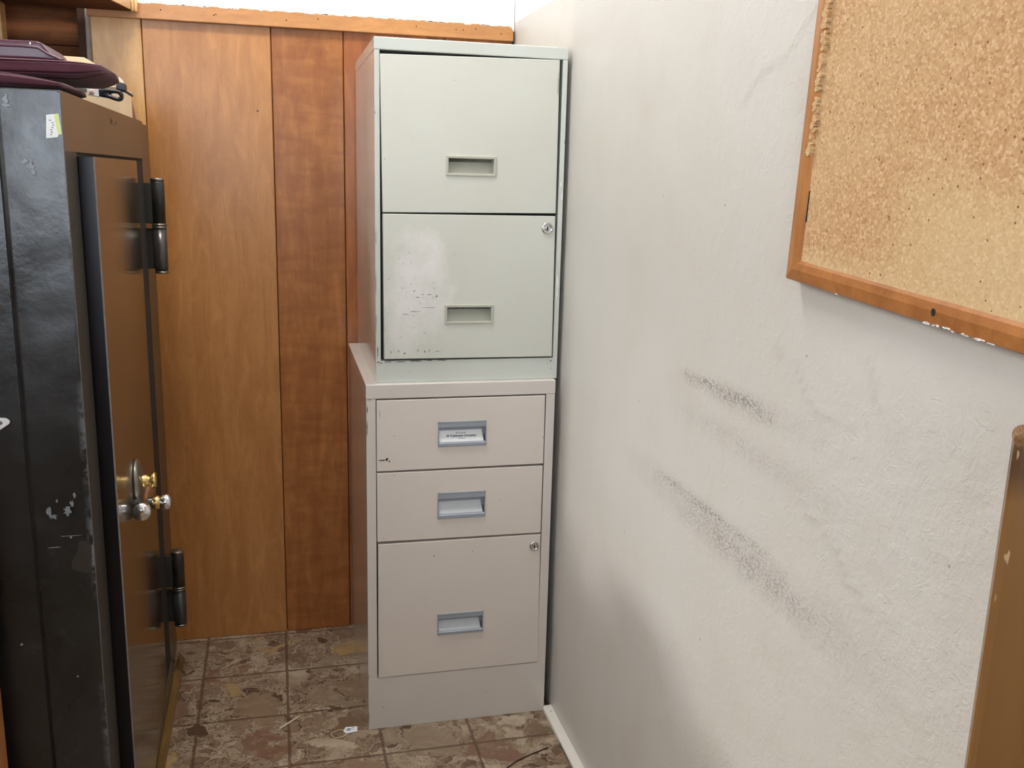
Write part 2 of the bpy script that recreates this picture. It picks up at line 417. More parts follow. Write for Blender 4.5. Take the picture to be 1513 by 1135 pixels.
def blob(bm, c, ux, uz, n, w, h, th=.0003, seg=11, jit=.35, mi=0, rnd=None):
    """a thin irregular chip / stain of paint lying on a surface, n = outward normal"""
    rnd = rnd or random; c = Vector(c); ux = Vector(ux); uz = Vector(uz); n = Vector(n)
    A = []; B = []
    for i in range(seg):
        a = 2*math.pi*i/seg; k = 1 - jit*rnd.random()
        p = c + ux*(w/2*k*math.cos(a)) + uz*(h/2*k*math.sin(a))
        A.append(bm.verts.new(p + n*th)); B.append(bm.verts.new(p - n*.0002))
    f = bm.faces.new(A); f.material_index = mi
    for i in range(seg):
        g = bm.faces.new((A[i], B[i], B[(i+1) % seg], A[(i+1) % seg])); g.material_index = mi
def obj(name, bm, mats, parent=None, local=False, smooth=None, recalc=True):
    if recalc: bmesh.ops.recalc_face_normals(bm, faces=bm.faces)
    me = bpy.data.meshes.new(name)
    if parent is not None and not local:
        off = Vector((0, 0, 0)); q = parent
        while q is not None: off += q.location; q = q.parent
        bmesh.ops.translate(bm, verts=bm.verts, vec=-off)
    bm.to_mesh(me); bm.free()
    for m in (mats if isinstance(mats, (list, tuple)) else [mats]): me.materials.append(M[m] if isinstance(m, str) else m)
    o = bpy.data.objects.new(name, me); COL.objects.link(o)
    if parent is not None: o.parent = parent
    if smooth: 
        for p in me.polygons: p.use_smooth = True
    return o
def thing(name, label, cat, loc=(0,0,0), rz=0., group=None):
    o = bpy.data.objects.new(name, None); COL.objects.link(o); o.empty_display_size = .1
    o.location = loc; o.rotation_euler = (0, 0, rz); o['label'] = label; o['category'] = cat
    if group: o['group'] = group
    return o
def tag(o, label, cat, group=None):
    o['label'] = label; o['category'] = cat
    if group: o['group'] = group
    return o
def origin(o, p):
    """move a mesh object's origin to p without moving the mesh"""
    p = Vector(p); o.data.transform(Matrix.Translation(-p)); o.location = p
def struct(name, bm, mats, **kw):
    o = obj(name, bm, mats, **kw); o['kind'] = 'structure'; return o
def bevel_mod(o, w=.001, seg=2):
    m = o.modifiers.new('Bevel', 'BEVEL'); m.width = w; m.segments = seg; m.limit_method = 'ANGLE'; m.angle_limit = math.radians(40)
def text_mesh(body, size, shear=0., extrude=.0002):
    cu = bpy.data.curves.new('t', 'FONT'); cu.body = body; cu.size = size; cu.align_x = 'CENTER'; cu.align_y = 'CENTER'
    cu.shear = shear; cu.extrude = extrude; cu.resolution_u = 3; cu.offset = size*.018
    o = bpy.data.objects.new('t', cu); COL.objects.link(o)
    bpy.context.view_layer.update()
    me = bpy.data.meshes.new_from_object(o.evaluated_get(bpy.context.evaluated_depsgraph_get()))
    bpy.data.objects.remove(o); bpy.data.curves.remove(cu)
    t = bmesh.new(); t.from_mesh(me); bpy.data.meshes.remove(me)
    return t

# ------------------------------------------------------------------ room shell
XL, YF, ZC = -2.0, -4.4, 2.8
b = bmesh.new(); box(b, (XL-.1, YF-.1, -.05), (.1, .12, 0)); struct('floor', b, 'lino')
b = bmesh.new(); box(b, (XL-.1, YF-.1, ZC), (.1, .12, ZC+.06)); struct('ceiling', b, 'white_plaster')

# panelled wall: tongue-and-groove planks with bevelled grooves
b = bmesh.new()
edges = [-.9242, -.8226, -.5545, -.3965, -.1656, -.004]
for i, (x0, x1) in enumerate(zip(edges, edges[1:])):
    box(b, (x0+.0008, 0, 0), (x1-.0008, .018, 1.465), .0016, mi=[0, 1, 2, 3, 2][i], seg=1)
box(b, (-.95, .010, 0), (.0, .03, 1.47), mi=4)
w = struct('wall_back', b, ['plank1', 'plank2', 'plank3', 'plank4', 'groove'])
# white plaster above the rail
b = bmesh.new(); box(b, (XL, .004, 1.47), (.0, .08, ZC))
struct('wall_back_upper', b, 'white_plaster')
# recessed dark horizontal boards left of the panelling
b = bmesh.new()
zz = [0, .35, .62, .88, 1.10, 1.225, 1.3445, 1.3875, 1.48]
for z0, z1 in zip(zz, zz[1:]): box(b, (XL, .034, z0+.0008), (-.915, .055, z1-.0008), .0015, seg=1)
box(b, (XL, .05, 0), (-.9, .08, 1.47))
struct('wall_back_recess', b, 'dark_plank')
# frayed grey edge of the panelling
b = bmesh.new()
pts = []
for i in range(30):
    z = 1.465*i/29
    pts.append((-.929+.0035*noise.noise(Vector((0, 3, z*26))), .013+.003*noise.noise(Vector((5, 3, z*20))), z))
tube(b, pts, [.0065+.002*noise.noise(Vector((1, 1, p[2]*40))) for p in pts], 7)
struct('trim_2', b, 'grey_fray')

# picture rail with a ragged painted top edge
b = bmesh.new()
N = 180; x0, x1 = -.927, -.007
front = []
for i in range(N+1):
    x = x0+(x1-x0)*i/N
    top = 1.4785+.0011*noise.noise(Vector((x*40, 0, 0)))+.0006*noise.noise(Vector((x*150, 2, 0)))
    e = (x1-x)
    if e < .012: top -= .010*(1-math.sqrt(max(0, 1-(1-e/.012)**2)))
    front.append((x, top))
vf = [[b.verts.new((x, yy, z)) for (yy, z) in ((-.002, 1.4452), (-.014, 1.4452), (-.015, 1.4465), (-.015, t-.0015), (-.0135, t), (.006, t))] for x, t in front]
for A, B in zip(vf, vf[1:]):
    for k in range(5): b.faces.new((A[k], B[k], B[k+1], A[k+1]))
b.faces.new(vf[0]); b.faces.new(vf[-1])
rr = random.Random(3)
for x, z in ((-.672, 1.461), (-.668, 1.463), (-.452, 1.4665), (-.2335, 1.4645), (-.142, 1.4635), (-.1255, 1.4635), (-.096, 1.4678), (-.036, 1.4600), (-.52, 1.4600), (-.78, 1.4650)):
    blob(b, (x, -.015, z), (1,0,0), (0,0,1), (0,-1,0), .0035, .0035, mi=1, rnd=rr)
for i in range(46):   # drips of white wall paint on the rail's top edge
    x = rr.uniform(-.84, -.012)
    blob(b, (x, -.0148, 1.4778-rr.random()*.0008), (1,0,0), (0,0,1), (0,-1,0), rr.uniform(.006, .03), rr.uniform(.0015, .004), mi=2, rnd=rr)
struct('trim_1', b, ['rail', 'hole', 'white_plaster'])

# right plaster wall: hand-floated, so a dense grid with gentle waves and lumps
def right_wall():
    bm = bmesh.new()
    ys = [0]; 
    while ys[-1] > -2.25: ys.append(ys[-1]-.009)
    ys += [-2.6, -3.2, -3.8, YF]
    zs = [0]
    while zs[-1] < 1.56: zs.append(zs[-1]+.009)
    zs += [1.8, 2.1, ZC]
    grid = []
    at = {}
    def seg(y, z, y0, z0, y1, z1, r0, r1):
        t = ((y-y0)*(y1-y0)+(z-z0)*(z1-z0))/((y1-y0)**2+(z1-z0)**2); t = max(0, min(1, t))
        d = math.hypot(y-(y0+(y1-y0)*t), z-(z0+(z1-z0)*t)); r = r0+(r1-r0)*t
        return max(0, 1-d/r), t
    cracks = [[(-1.165, 1.235), (-1.205, 1.268), (-1.255, 1.275), (-1.285, 1.300), (-1.318, 1.325)],
              [(-1.335, .945), (-1.36, .915), (-1.392, .897), (-1.43, .905), (-1.455, .90)],
              [(-1.37, .79), (-1.41, .78), (-1.45, .765), (-1.47, .74), (-1.51, .73)],
              [(-1.47, .97), (-1.485, .945), (-1.49, .925)], [(-1.29, .955), (-1.293, .942), (-1.303, .943), (-1.303, .955), (-1.296, .959), (-1.29, .955)]]
    sc, sl, rp, cr = [], [], [], []
    for y in ys:
        row = []
        for z in zs:
            p = Vector((y, z, 0))
            dx = .0016*noise.noise(p*3.1)+.0007*noise.noise(p*9+Vector((4,0,0)))
            r = max(0, min(1, (-1.22-y)/.35))*max(0, min(1, (1.02-z)/.12))*max(0, min(1, (z-.45)/.2))
            r = max(r, .35*max(0, min(1, (-.9-y)/.4)))
            dx += r*(.0005*noise.noise(p*27)+.0004*abs(noise.noise(p*55)))
            k = 0; l = 0
            a, t = seg(y, z, -1.03, .868, -1.52, .872, .010, .030); env = math.sin(math.pi*min(1, .10+t*.95))
            k += 1.0*a**.7*env*(1.25 if .05 < t < .5 else .55)
            l += .9*max(0, 1-abs(z-.8705-.003*math.sin(y*60))/.008)*(1 if .04 < t < .55 else 0)
            a, t = seg(y, z, -1.03, .818, -1.5, .810, .022, .03); k += .62*a*math.sin(math.pi*min(1, .1+t*.9))
            a, t = seg(y, z, -.88, .690, -1.60, .668, .030, .038); k += 1.0*a**.6*max(0, min(1, .25+t*2.2))*max(0, min(1, (1-t)*2.6))
            l += 1.0*max(0, 1-abs(z-.7005+.002*math.sin(y*45))/.007)*max(0, min(1, (-.97-y)/.06))*max(0, min(1, (y+1.34)/.12))
            l += .35*max(0, 1-abs(z-.672)/.02)*max(0, min(1, (-1.1-y)/.1))*max(0, min(1, (y+1.46)/.1))
            c = 0
            for ln in cracks:
                for q0, q1 in zip(ln, ln[1:]): c = max(c, seg(y+.004*noise.noise(p*60), z+.004*noise.noise(p*60+Vector((9,0,0))), *q0, *q1, .008, .008)[0])
            row.append(bm.verts.new((dx if y < -.02 else 0, y, z)))
            sc.append(min(1, k)); sl.append(min(1, l)); rp.append(r); cr.append(c)
        grid.append(row)
    for A, B in zip(grid, grid[1:]):
        for i in range(len(A)-1):
            f = bm.faces.new((A[i], A[i+1], B[i+1], B[i])); f.smooth = True
    # thickness behind
    yb, zb = (YF, 0.05), (0, ZC)
    bm.verts.ensure_lookup_table(); n0 = len(bm.verts)
    box(bm, (.006, YF, 0), (.1, .08, ZC))
    o = struct('wall_right', bm, 'plaster', recalc=False)
    extra = len(o.data.vertices)-n0
    for nm, vals in (('scuff', sc), ('scuff_line', sl), ('rough_patch', rp), ('crack', cr)):
        a = o.data.attributes.new(nm, 'FLOAT', 'POINT'); a.data.foreach_set('value', vals+[0]*extra)
    return o
right_wall()
# white strip along the foot of the right wall
b = bmesh.new()
prism(b, [(-.0195, 0), (-.0195, .009), (-.015, .0125), (.0, .0125), (.0, 0)], 1, -2.3, -.481, .001)
rr = random.Random(5)
blob(b, (-.0085, -.507, .0126), (1,0,0), (0,1,0), (0,0,1), .003, .004, mi=1, rnd=rr)
for i in range(26): blob(b, (-.0192, rr.uniform(-.9, -.6), .003), (0,1,0), (0,0,1), (-1,0,0), .02, .005, mi=2, rnd=rr)
struct('baseboard_right', b, ['white_paint', 'hole', 'grey_fray'])

# rest of the room: left wall and the wall behind the camera with its window
LW = [(-3.0, -1.35, 1.30, 2.30), (-1.15, -.05, 1.80, 2.72)]     # windows in the left wall: y0, y1, z0, z1
b = bmesh.new()
for y0, y1 in ((YF, LW[0][0]), (LW[0][1], LW[1][0]), (LW[1][1], .08)): box(b, (XL-.1, y0, 0), (XL, y1, ZC))
for y0, y1, z0, z1 in LW: box(b, (XL-.1, y0, 0), (XL, y1, z0)); box(b, (XL-.1, y0, z1), (XL, y1, ZC))
struct('wall_left', b, 'room_white')
for i, (y0, y1, z0, z1) in enumerate(LW):
    b = bmesh.new()
    for y in (y0, (y0+y1)/2-.015, y1-.03): box(b, (XL-.07, y, z0), (XL-.03, y+.03, z1), .003)
    for z in (z0, z1-.03): box(b, (XL-.07, y0, z), (XL-.03, y1, z+.03), .003)
    struct('window_%d' % (i+2), b, 'window_frame')
WX0, WX1, WZ0, WZ1 = -1.95, -.65, .66, 2.1
b = bmesh.new()
box(b, (XL, YF-.1, 0), (WX0, YF, ZC)); box(b, (WX1, YF-.1, 0), (.0, YF, ZC))
box(b, (WX0, YF-.1, 0), (WX1, YF, WZ0)); box(b, (WX0, YF-.1, WZ1), (WX1, YF, ZC))
struct('wall_front', b, 'room_brown')
b = bmesh.new()
for x in (WX0, (WX0+WX1)/2-.02, WX1-.04): box(b, (x, YF-.08, WZ0), (x+.04, YF-.03, WZ1), .003)
for z in (WZ0, WZ1-.04): box(b, (WX0, YF-.08, z), (WX1, YF-.03, z+.04), .003)
box(b, (WX0-.05, YF-.02, WZ0-.03), (WX1+.05, YF+.06, WZ0), .004)
struct('window_1', b, 'window_frame')
b = bmesh.new(); box(b, (XL, -2.80, 0), (-.02, -2.70, .93), .004); box(b, (XL, -2.84, .93), (-.02, -2.66, .96), .004)  # unseen half wall, added to keep rear window light off the low areas
struct('added_light_blocker', b, 'room_brown')

# ------------------------------------------------------------------ filing cabinets
def panel(bm, q, hole, y0, y1, bev=.0012):
    """sheet-metal drawer front; q = corners (x,z) TL,TR,BR,BL in cabinet axes; hole=(x0,x1,z0,z1) cut through for the pull"""
    TL, TR, BR, BL = [Vector(c) for c in q]
    x0 = (TL.x+BL.x)/2; x1 = (TR.x+BR.x)/2; z0 = (BL.y+BR.y)/2; z1 = (TL.y+TR.y)/2
    def mp(x, z):
        s = (x-x0)/(x1-x0); t = (z-z0)/(z1-z0)
        return BL*(1-s)*(1-t)+BR*s*(1-t)+TL*(1-s)*t+TR*s*t
    xs = [x0, hole[0], hole[1], x1]; zs = [z0, hole[2], hole[3], z1]
    F = [[None]*4 for _ in range(4)]; B = [[None]*4 for _ in range(4)]
    t = bmesh.new()
    for i in range(4):
        for j in range(4):
            p = mp(xs[i], zs[j]); F[i][j] = t.verts.new((p.x, y0, p.y)); B[i][j] = t.verts.new((p.x, y1, p.y))
    for i in range(3):
        for j in range(3):
            if (i, j) == (1, 1): continue
            t.faces.new((F[i][j], F[i+1][j], F[i+1][j+1], F[i][j+1])); t.faces.new((B[i][j], B[i][j+1], B[i+1][j+1], B[i+1][j]))
    outer = []
    for k in range(3):
        outer += [((k,0),(k+1,0)), ((3,k),(3,k+1)), ((k+1,3),(k,3)), ((0,k+1),(0,k))]
    inner = [((1,1),(1,2)), ((1,2),(2,2)), ((2,2),(2,1)), ((2,1),(1,1))]
    oe = []
    for (a, c) in outer+inner:
        t.faces.new((F[a[0]][a[1]], B[a[0]][a[1]], B[c[0]][c[1]], F[c[0]][c[1]]))
        if (a, c) in outer: oe.append((F[a[0]][a[1]], F[c[0]][c[1]]))
    bmesh.ops.recalc_face_normals(t, faces=t.faces)
    ed = [e for e in (t.edges.get(p) for p in oe) if e]
    if bev: bmesh.ops.bevel(t, geom=ed, offset=bev, segments=2, profile=.5, affect='EDGES')
    merge(bm, t)
def cabinet_body(bm, w, d, z0, lid, z1, plinth, st):
    """open-fronted steel case; x runs from -w to 0, y from 0 (front) back to d"""
    box(bm, (-w, 0, z0), (-w+st, d, lid), .0008); box(bm, (-st, 0, z0), (0, d, lid), .0008)
    box(bm, (-w-.0006, -.0006, lid), (.0006, d, z1), .0016)
    box(bm, (-w+.0002, -.0004, z0), (-.0002, .02, plinth), .0008)
    box(bm, (-w+st, d-.004, z0), (-st, d-.001, lid))
    box(bm, (-w+st, .018, plinth), (-st, .022, lid), mi=1)     # darkness behind the drawers
def lock(parent, x, z, y, r):
    bm = bmesh.new()
    lathe(bm, [(0, -.004), (r, -.004), (r, .0015), (r*.92, .003), (r*.66, .003), (r*.60, .0018), (r*.50, .0022), (0, .0026)], (x, y, z), (0, -1, 0), 32)
    lk = obj('lock', bm, 'chrome', parent, local=True)
    bm = bmesh.new(); prism(bm, [(x-.0008, z-r*.38), (x+.0008, z-r*.38), (x+.0016, z), (x+.0008, z+r*.38), (x-.0008, z+r*.38), (x-.0016, z)], 1, y-.0031, y-.002)
    obj('keyhole', bm, 'ink', lk, local=True)
    return lk

# --- upper grey-green cabinet, two drawers
ca, sa = math.cos(-.0085), math.sin(-.0085)
up = thing('filing_cabinet', 'grey-green two-drawer steel filing cabinet stacked on top of the beige one', 'filing cabinet', (-.0099, -.4653, .7392), -.0085)
H0 = .7392
b = bmesh.new(); cabinet_body(b, .3655, .4415, 0, 1.3562-H0, 1.3784-H0, .7822-H0, .0096)
rr = random.Random(11)
Fx, Fz, Fn = (1,0,0), (0,0,1), (0,-1,0)
def chip(bm, u, z, w, h, mi, y=0., H=H0): blob(bm, (-u, y-.0006, z-H), Fx, Fz, Fn, w, h, .0003, 12, .6, mi, rr)
for (u, z, w, h, mi) in ((.0058, .936, .0042, .045, 3), (.0060, .915, .003, .03, 3), (.0030, 1.1015, .0035, .02, 3), (.0050, 1.125, .003, .015, 3),
                         (.361, .7805, .008, .003, 2), (.3555, .7790, .006, .0022, 2), (.342, .7805, .020, .0022, 2), (.318, .7803, .024, .0020, 2), (.290, .7810, .032, .0026, 2),
                         (.262, .7815, .022, .0018, 2), (.240, .7818, .012, .0015, 2), (.232, .7812, .010, .0018, 2), (.3595, .7745, .002, .002, 2), (.3, .760, .002, .0015, 2),
                         (.0140, .7755, .006, .004, 2), (.013, .7605, .004, .0015, 2), (.0205, .7710, .003, .0015, 2), (.362, .800, .0018, .03, 2), (.3645, .86, .0012, .06, 2),
                         (.3647, .93, .0010, .05, 2), (.3643, 1.02, .001, .03, 2), (.3648, 1.245, .0014, .008, 2), (.0012, 1.205, .001, .008, 2)):
    chip(b, u, z, w, h, mi)
obj('body', b, ['paint_green_body', 'inside', 'chip_dark', 'chip_white'], up, local=True)
def cup_pull(parent, x0, x1, z0, z1):
    """pressed-steel finger cup with a raised rim"""
    bm = bmesh.new(); r = .0052
    for a, c in (((x0, z0), (x1, z0+r)), ((x0, z1-r), (x1, z1)), ((x0, z0+r-.001), (x0+r, z1-r+.001)), ((x1-r, z0+r-.001), (x1, z1-r+.001))):
        box(bm, (a[0], -.0048, a[1]), (c[0], .004, c[1]), .0012)
    rim = obj('handle', bm, 'cup_green', parent, local=True)
    X0, X1, Z0, Z1 = x0+r-.0006, x1-r+.0006, z0+r-.0006, z1-r+.0006
    bm = bmesh.new()
    # scoop: floor slopes up and back, then a vertical back, then the roof
    prof = [(-.0030, Z0), (.004, Z0+.001), (.016, Z0+(Z1-Z0)*.62), (.018, Z0+(Z1-Z0)*.75), (.018, Z1-.001), (-.0030, Z1)]
    A = [bm.verts.new((X0, y, z)) for y, z in prof]; B = [bm.verts.new((X1, y, z)) for y, z in prof]
    for i in range(5): bm.faces.new((A[i], B[i], B[i+1], A[i+1]))
    bm.faces.new(A); bm.faces.new(B)
    obj('finger_cup', bm, 'cup_green', rim, local=True, recalc=False)
    return rim
YP = -.0026
def xz(q): return [(-u, z-H0) for u, z in q]
# top drawer (hangs slightly askew in its opening)
b = bmesh.new(); panel(b, xz([(.3555, 1.3488), (.0166, 1.3552), (.0146, 1.0696), (.3512, 1.0664)]), (-.2300, -.1385, 1.1395-H0, 1.1710-H0), YP, .016)
for (u, z, w, h, mi) in ((.2185, 1.309, .004, .0012, 1), (.2135, 1.247, .0015, .0015, 1), (.349, 1.25, .003, .006, 2), (.0185, 1.31, .0012, .05, 1), (.10, 1.30, .0012, .0012, 1), (.27, 1.295, .0012, .0012, 1)):
    chip(b, u, z, w, h, mi, YP+.0006)
dr = obj('drawer', b, ['paint_green', 'chip_dark', 'scuff_pale'], up, local=True); dr['label'] = 'upper drawer of the grey-green cabinet'
cup_pull(dr, -.2330, -.1354, 1.1363-H0, 1.1739-H0)
# bottom drawer, dented and scuffed, gloss reflection painted on its left half
b = bmesh.new(); panel(b, xz([(.3512, 1.0638), (.0150, 1.0642), (.0124, .7850), (.3496, .7862)]), (-.2290, -.1375, .8570-H0, .8885-H0), YP, .016)
sr = random.Random(21)
for i in range(34):
    u = sr.gauss(.29, .03); z = sr.gauss(.905, .05)
    if not (.20 < u < .345 and .80 < z < 1.05): continue
    chip(b, u, z, sr.uniform(.0012, .0035), sr.uniform(.0008, .002), 1, YP+.0006)
for (u, z, w, h, mi) in ((.2485, .9085, .005, .005, 1), (.285, .9065, .008, .0018, 1), (.275, .912, .006, .001, 1), (.262, .9115, .010, .0012, 1), (.29, .879, .026, .0012, 1), (.262, .8865, .03, .001, 1),
                         (.31, .874, .02, .001, 1), (.245, .800, .014, .001, 1), (.3365, .8, .002, .008, 1), (.322, .801, .002, .007, 1), (.31, .797, .006, .003, 1), (.284, .802, .0015, .008, 1), (.2705, .8, .0025, .006, 1), (.262, .801, .0015, .007, 1)):
    chip(b, u, z, w, h, mi, YP+.0006)
dl = obj('drawer', b, ['paint_green_glare', 'chip_dark', 'scuff_pale'], up, local=True); dl['label'] = 'dented and scuffed lower drawer with a round lock'
cup_pull(dl, -.2325, -.1350, .8535-H0, .8915-H0)
lock(dl, -.0309, 1.0406-H0, YP, .0115)

# --- lower beige cabinet, three drawers
lo = thing('filing_cabinet', 'beige three-drawer steel filing cabinet standing on the floor under the grey-green one', 'filing cabinet', (-.0163, -.4798, 0), -.0061)
b = bmesh.new(); cabinet_body(b, .38, .4672, 0, .7105, .739, .1160, .0185)
rr = random.Random(12)
for (u, z, w, h, mi) in ((.3785, .655, .0022, .03, 2), (.3782, .69, .0022, .02, 2), (.379, .645, .0016, .02, 2), (.374, .7098, .010, .0012, 2), (.3795, .12, .001, .02, 2), (.3675, .575, .0015, .0015, 2),
                         (.349, .0485, .002, .004, 2), (.13, .060, .003, .0015, 2), (.3792, .03, .0012, .05, 2)):
    chip(b, u, z, w, h, mi, 0, 0)
obj('body', b, ['paint_beige_body', 'inside', 'chip_dark', 'chip_white'], lo, local=True)
def card_pull(parent, x0, x1, z0, z1, written=False):
    bm = bmesh.new(); t = .0016
    box(bm, (x0, -.0036, z0), (x0+t, .016, z1)); box(bm, (x1-t, -.0036, z0), (x1, .016, z1))
    box(bm, (x0, -.0036, z1-t), (x1, .016, z1)); box(bm, (x0, -.0036, z0), (x1, .016, z0+t))
    box(bm, (x0, .013, z0), (x1, .016, z1))
    h = z1-z0
    prism(bm, [(-.0030, z1-t), (-.0030, z1-h*.22), (-.0018, z1-h*.235), (.0035, z1-h*.24), (.0035, z1-t)], 0, x0+t, x1-t)      # finger lip
    prism(bm, [(-.0046, z0+t), (-.0046, z0+h*.13), (-.0030, z0+h*.155), (.001, z0+h*.17), (.004, z0+t)], 0, x0+t, x1-t, .0004)  # bottom bar
    box(bm, (x0+t, .0085, z0+h*.40), (x1-t, .0125, z1-h*.22))
    hd = obj('handle', bm, 'grey_plastic', parent, local=True)
    # sloping label card
    ya, za, yb, zb = -.0008, z0+h*.175, .0085, z0+h*.60
    bm = bmesh.new()
    v = [bm.verts.new(p) for p in ((x0+t+.001, ya, za), (x1-t-.003, ya, za), (x1-t-.0065, yb, zb), (x0+t+.001, yb, zb))]
    v2 = [bm.verts.new((q.co.x, q.co.y+.0012, q.co.z-.0005)) for q in v]
    bm.faces.new(v); bm.faces.new(v2[::-1])
    for i in range(4): bm.faces.new((v[i], v2[i], v2[(i+1) % 4], v[(i+1) % 4]))
    cd = obj('label_card', bm, 'white_card' if written else 'card', hd, local=True)
    if written:
        ang = math.atan2(zb-za, yb-ya)
        mid = Vector(((x0+x1)/2-.0015, (ya+yb)/2, (za+zb)/2)); nrm = Vector((0, -math.sin(ang), math.cos(ang)))
        R3 = Matrix((Vector((1,0,0)), Vector((0, math.cos(ang), math.sin(ang))), nrm)).transposed().to_4x4()
        bm = bmesh.new()
        t1 = text_mesh('W P Johnson Company', .0064, .25); merge(bm, t1, 0, Matrix.Translation(mid+nrm*.0004) @ R3)
        for (cx, cy, ww, hh) in ((0.0, .0052, .015, .0008), (-.009, .0066, .0012, .003), (.0085, .006, .0008, .003), (.001, -.0052, .014, .0006)):
            tb = bmesh.new(); box(tb, (cx-ww/2, cy-hh/2, -.0001), (cx+ww/2, cy+hh/2, .0002)); merge(bm, tb, 0, Matrix.Translation(mid+nrm*.0004) @ R3)
        obj('lettering', bm, 'ink', cd, local=True)
    return hd
YB = -.0014
def low_drawer(q, hx, hz, lab, written=False, marks=()):
    bm = bmesh.new(); panel(bm, [(-u, z) for u, z in q], (-hx[0], -hx[1], hz[0], hz[1]), YB, .016)
    for (u, z, w, h, mi) in marks: chip(bm, u, z, w, h, mi, YB+.0006, 0)
    o = obj('drawer', bm, ['paint_beige', 'chip_dark', 'scuff_pale'], lo, local=True); o['label'] = lab
    card_pull(o, -hx[0], -hx[1], hz[0], hz[1], written)
    return o
d1 = low_drawer([(.3600, .7073), (.0210, .7077), (.0203, .5641), (.3603, .5638)], (.2393, .1415), (.6095, .6607), 'shallow top drawer with a name card in its pull and a torn hole at the left', True,
    ((.350, .5868, .018, .0045, 1), (.3405, .5880, .009, .008, 1), (.336, .5845, .006, .006, 1), (.3365, .5855, .003, .003, 2), (.326, .635, .004, .0012, 1), (.354, .68, .001, .02, 1), (.165, .569, .002, .001, 1), (.31, .66, .0012, .0012, 1), (.0225, .62, .001, .006, 1)))
d2 = low_drawer([(.3602, .5601), (.0210, .5594), (.0208, .4138), (.3599, .4162)], (.2387, .1408), (.4580, .5130), 'shallow middle drawer with a blank card in its pull', False,
    ((.326, .554, .003, .0015, 1), (.354, .419, .002, .006, 2), (.11, .49, .0012, .002, 1)))
d3 = low_drawer([(.3583, .4108), (.0207, .4098), (.0176, .1179), (.3590, .1173)], (.2372, .1405), (.2025, .2490), 'deep bottom drawer with a round lock and a blank card', False,
    ((.245, .378, .003, .004, 1), (.165, .383, .002, .003, 1), (.0195, .145, .002, .05, 2)))
lock(d3, -.0342, .3849, YB, .0103)

# ------------------------------------------------------------------ old safe
sf = thing('safe', 'old black enamelled safe with brown-black door and round hinges against the panelling', 'safe', (-1.1, -.5, 0))
X0, X1, YN, YR, ZT = -1.40, -.807, -.972, -.205, 1.2260
XG = -.881
def dense_side():
    """the side wall facing the room: two sheets meeting at a groove, with rubbed right edge"""
    bm = bmesh.new()
    # near face grid for the wear attribute
    vals = []
    for (xa, xb) in ((X0, XG-.0012), (XG+.0012, X1-.001)):
        nx = 24 if xa == X0 else 26
        nz = 160
        G = []
        for i in range(nx+1):
            x = xa+(xb-xa)*i/nx; row = []
            for j in range(nz+1):
                z = .0+(ZT-.003)*j/nz
                dy = .0012*noise.noise(Vector((x*9, z*9, 0)))+.0005*noise.noise(Vector((x*30, z*30, 4)))
                if i == 0 or (i == nx and xa == X0): dy = .0015
                if i == nx and xa != X0: dy = 0
                row.append(bm.verts.new((x, YN+dy+(.0008 if xa == X0 else 0), z)))
                e = .8*max(0, 1-(X1-.001-x)/.008)
                band = max(0, min(1, .35+2.2*noise.noise(Vector((3, 1, z*7)))))*(1 if z < 1.02 else .3)
                vals.append(min(1, e*band) if xa != X0 else 0)
            G.append(row)
        for A, B in zip(G, G[1:]):
            for j in range(nz):
                f = bm.faces.new((A[j], B[j], B[j+1], A[j+1])); f.smooth = True
    n0 = len(bm.verts)
    box(bm, (X0, YN+.0045, 0), (X1-.004, YR, ZT-.003), mi=2)
    # rolled corner between side and front
    for k in range(6):
        pass
    return bm, vals, n0
bm, vals, n0 = dense_side()
# rolled corner post
cp = []
for k in range(7):
    a = math.pi/2*k/6
    cp.append((X1-.001+.001*math.sin(a), YN+.001-.001*math.cos(a)))
for (p, q) in zip(cp, cp[1:]):
    f = bm.faces.new([bm.verts.new(c) for c in ((p[0], p[1], 0), (q[0], q[1], 0), (q[0], q[1], ZT), (p[0], p[1], ZT))]); f.smooth = True; f.material_index = 3
box(bm, (X0, YN, ZT-.004), (X1-.002, YR, ZT), .001)     # top sheet
# little lugs and smears of silver paint on the side
rs = random.Random(2)
def smear(px, pz, w, h, mi=1): blob(bm, (px, YN-.0012, pz), (1,0,0), (0,0,1), (0,-1,0), w, h, .0004, 14, .65, mi, rs)
for a in ((-.868, 1.213, .010, .014), (-.866, 1.206, .014, .006), (-.853, 1.140, .010, .010), (-.846, 1.135, .016, .012), (-.8435, 1.128, .008, .012),
          (-.858, .690, .010, .022), (-.853, .683, .012, .008), (-.836, .690, .012, .016), (-.830, .700, .006, .010), (-.826, .712, .005, .012), (-.848, .705, .003, .006), (-.835, .655, .03, .0015), (-.855, .64, .02, .0014)): smear(*a)
body = obj('body', bm, ['safe', 'tape', 'inside', 'safe_edge'], sf)
at = body.data.attributes.new('edge_wear', 'FLOAT', 'POINT'); at.data.foreach_set('value', vals+[0]*(len(body.data.vertices)-n0))
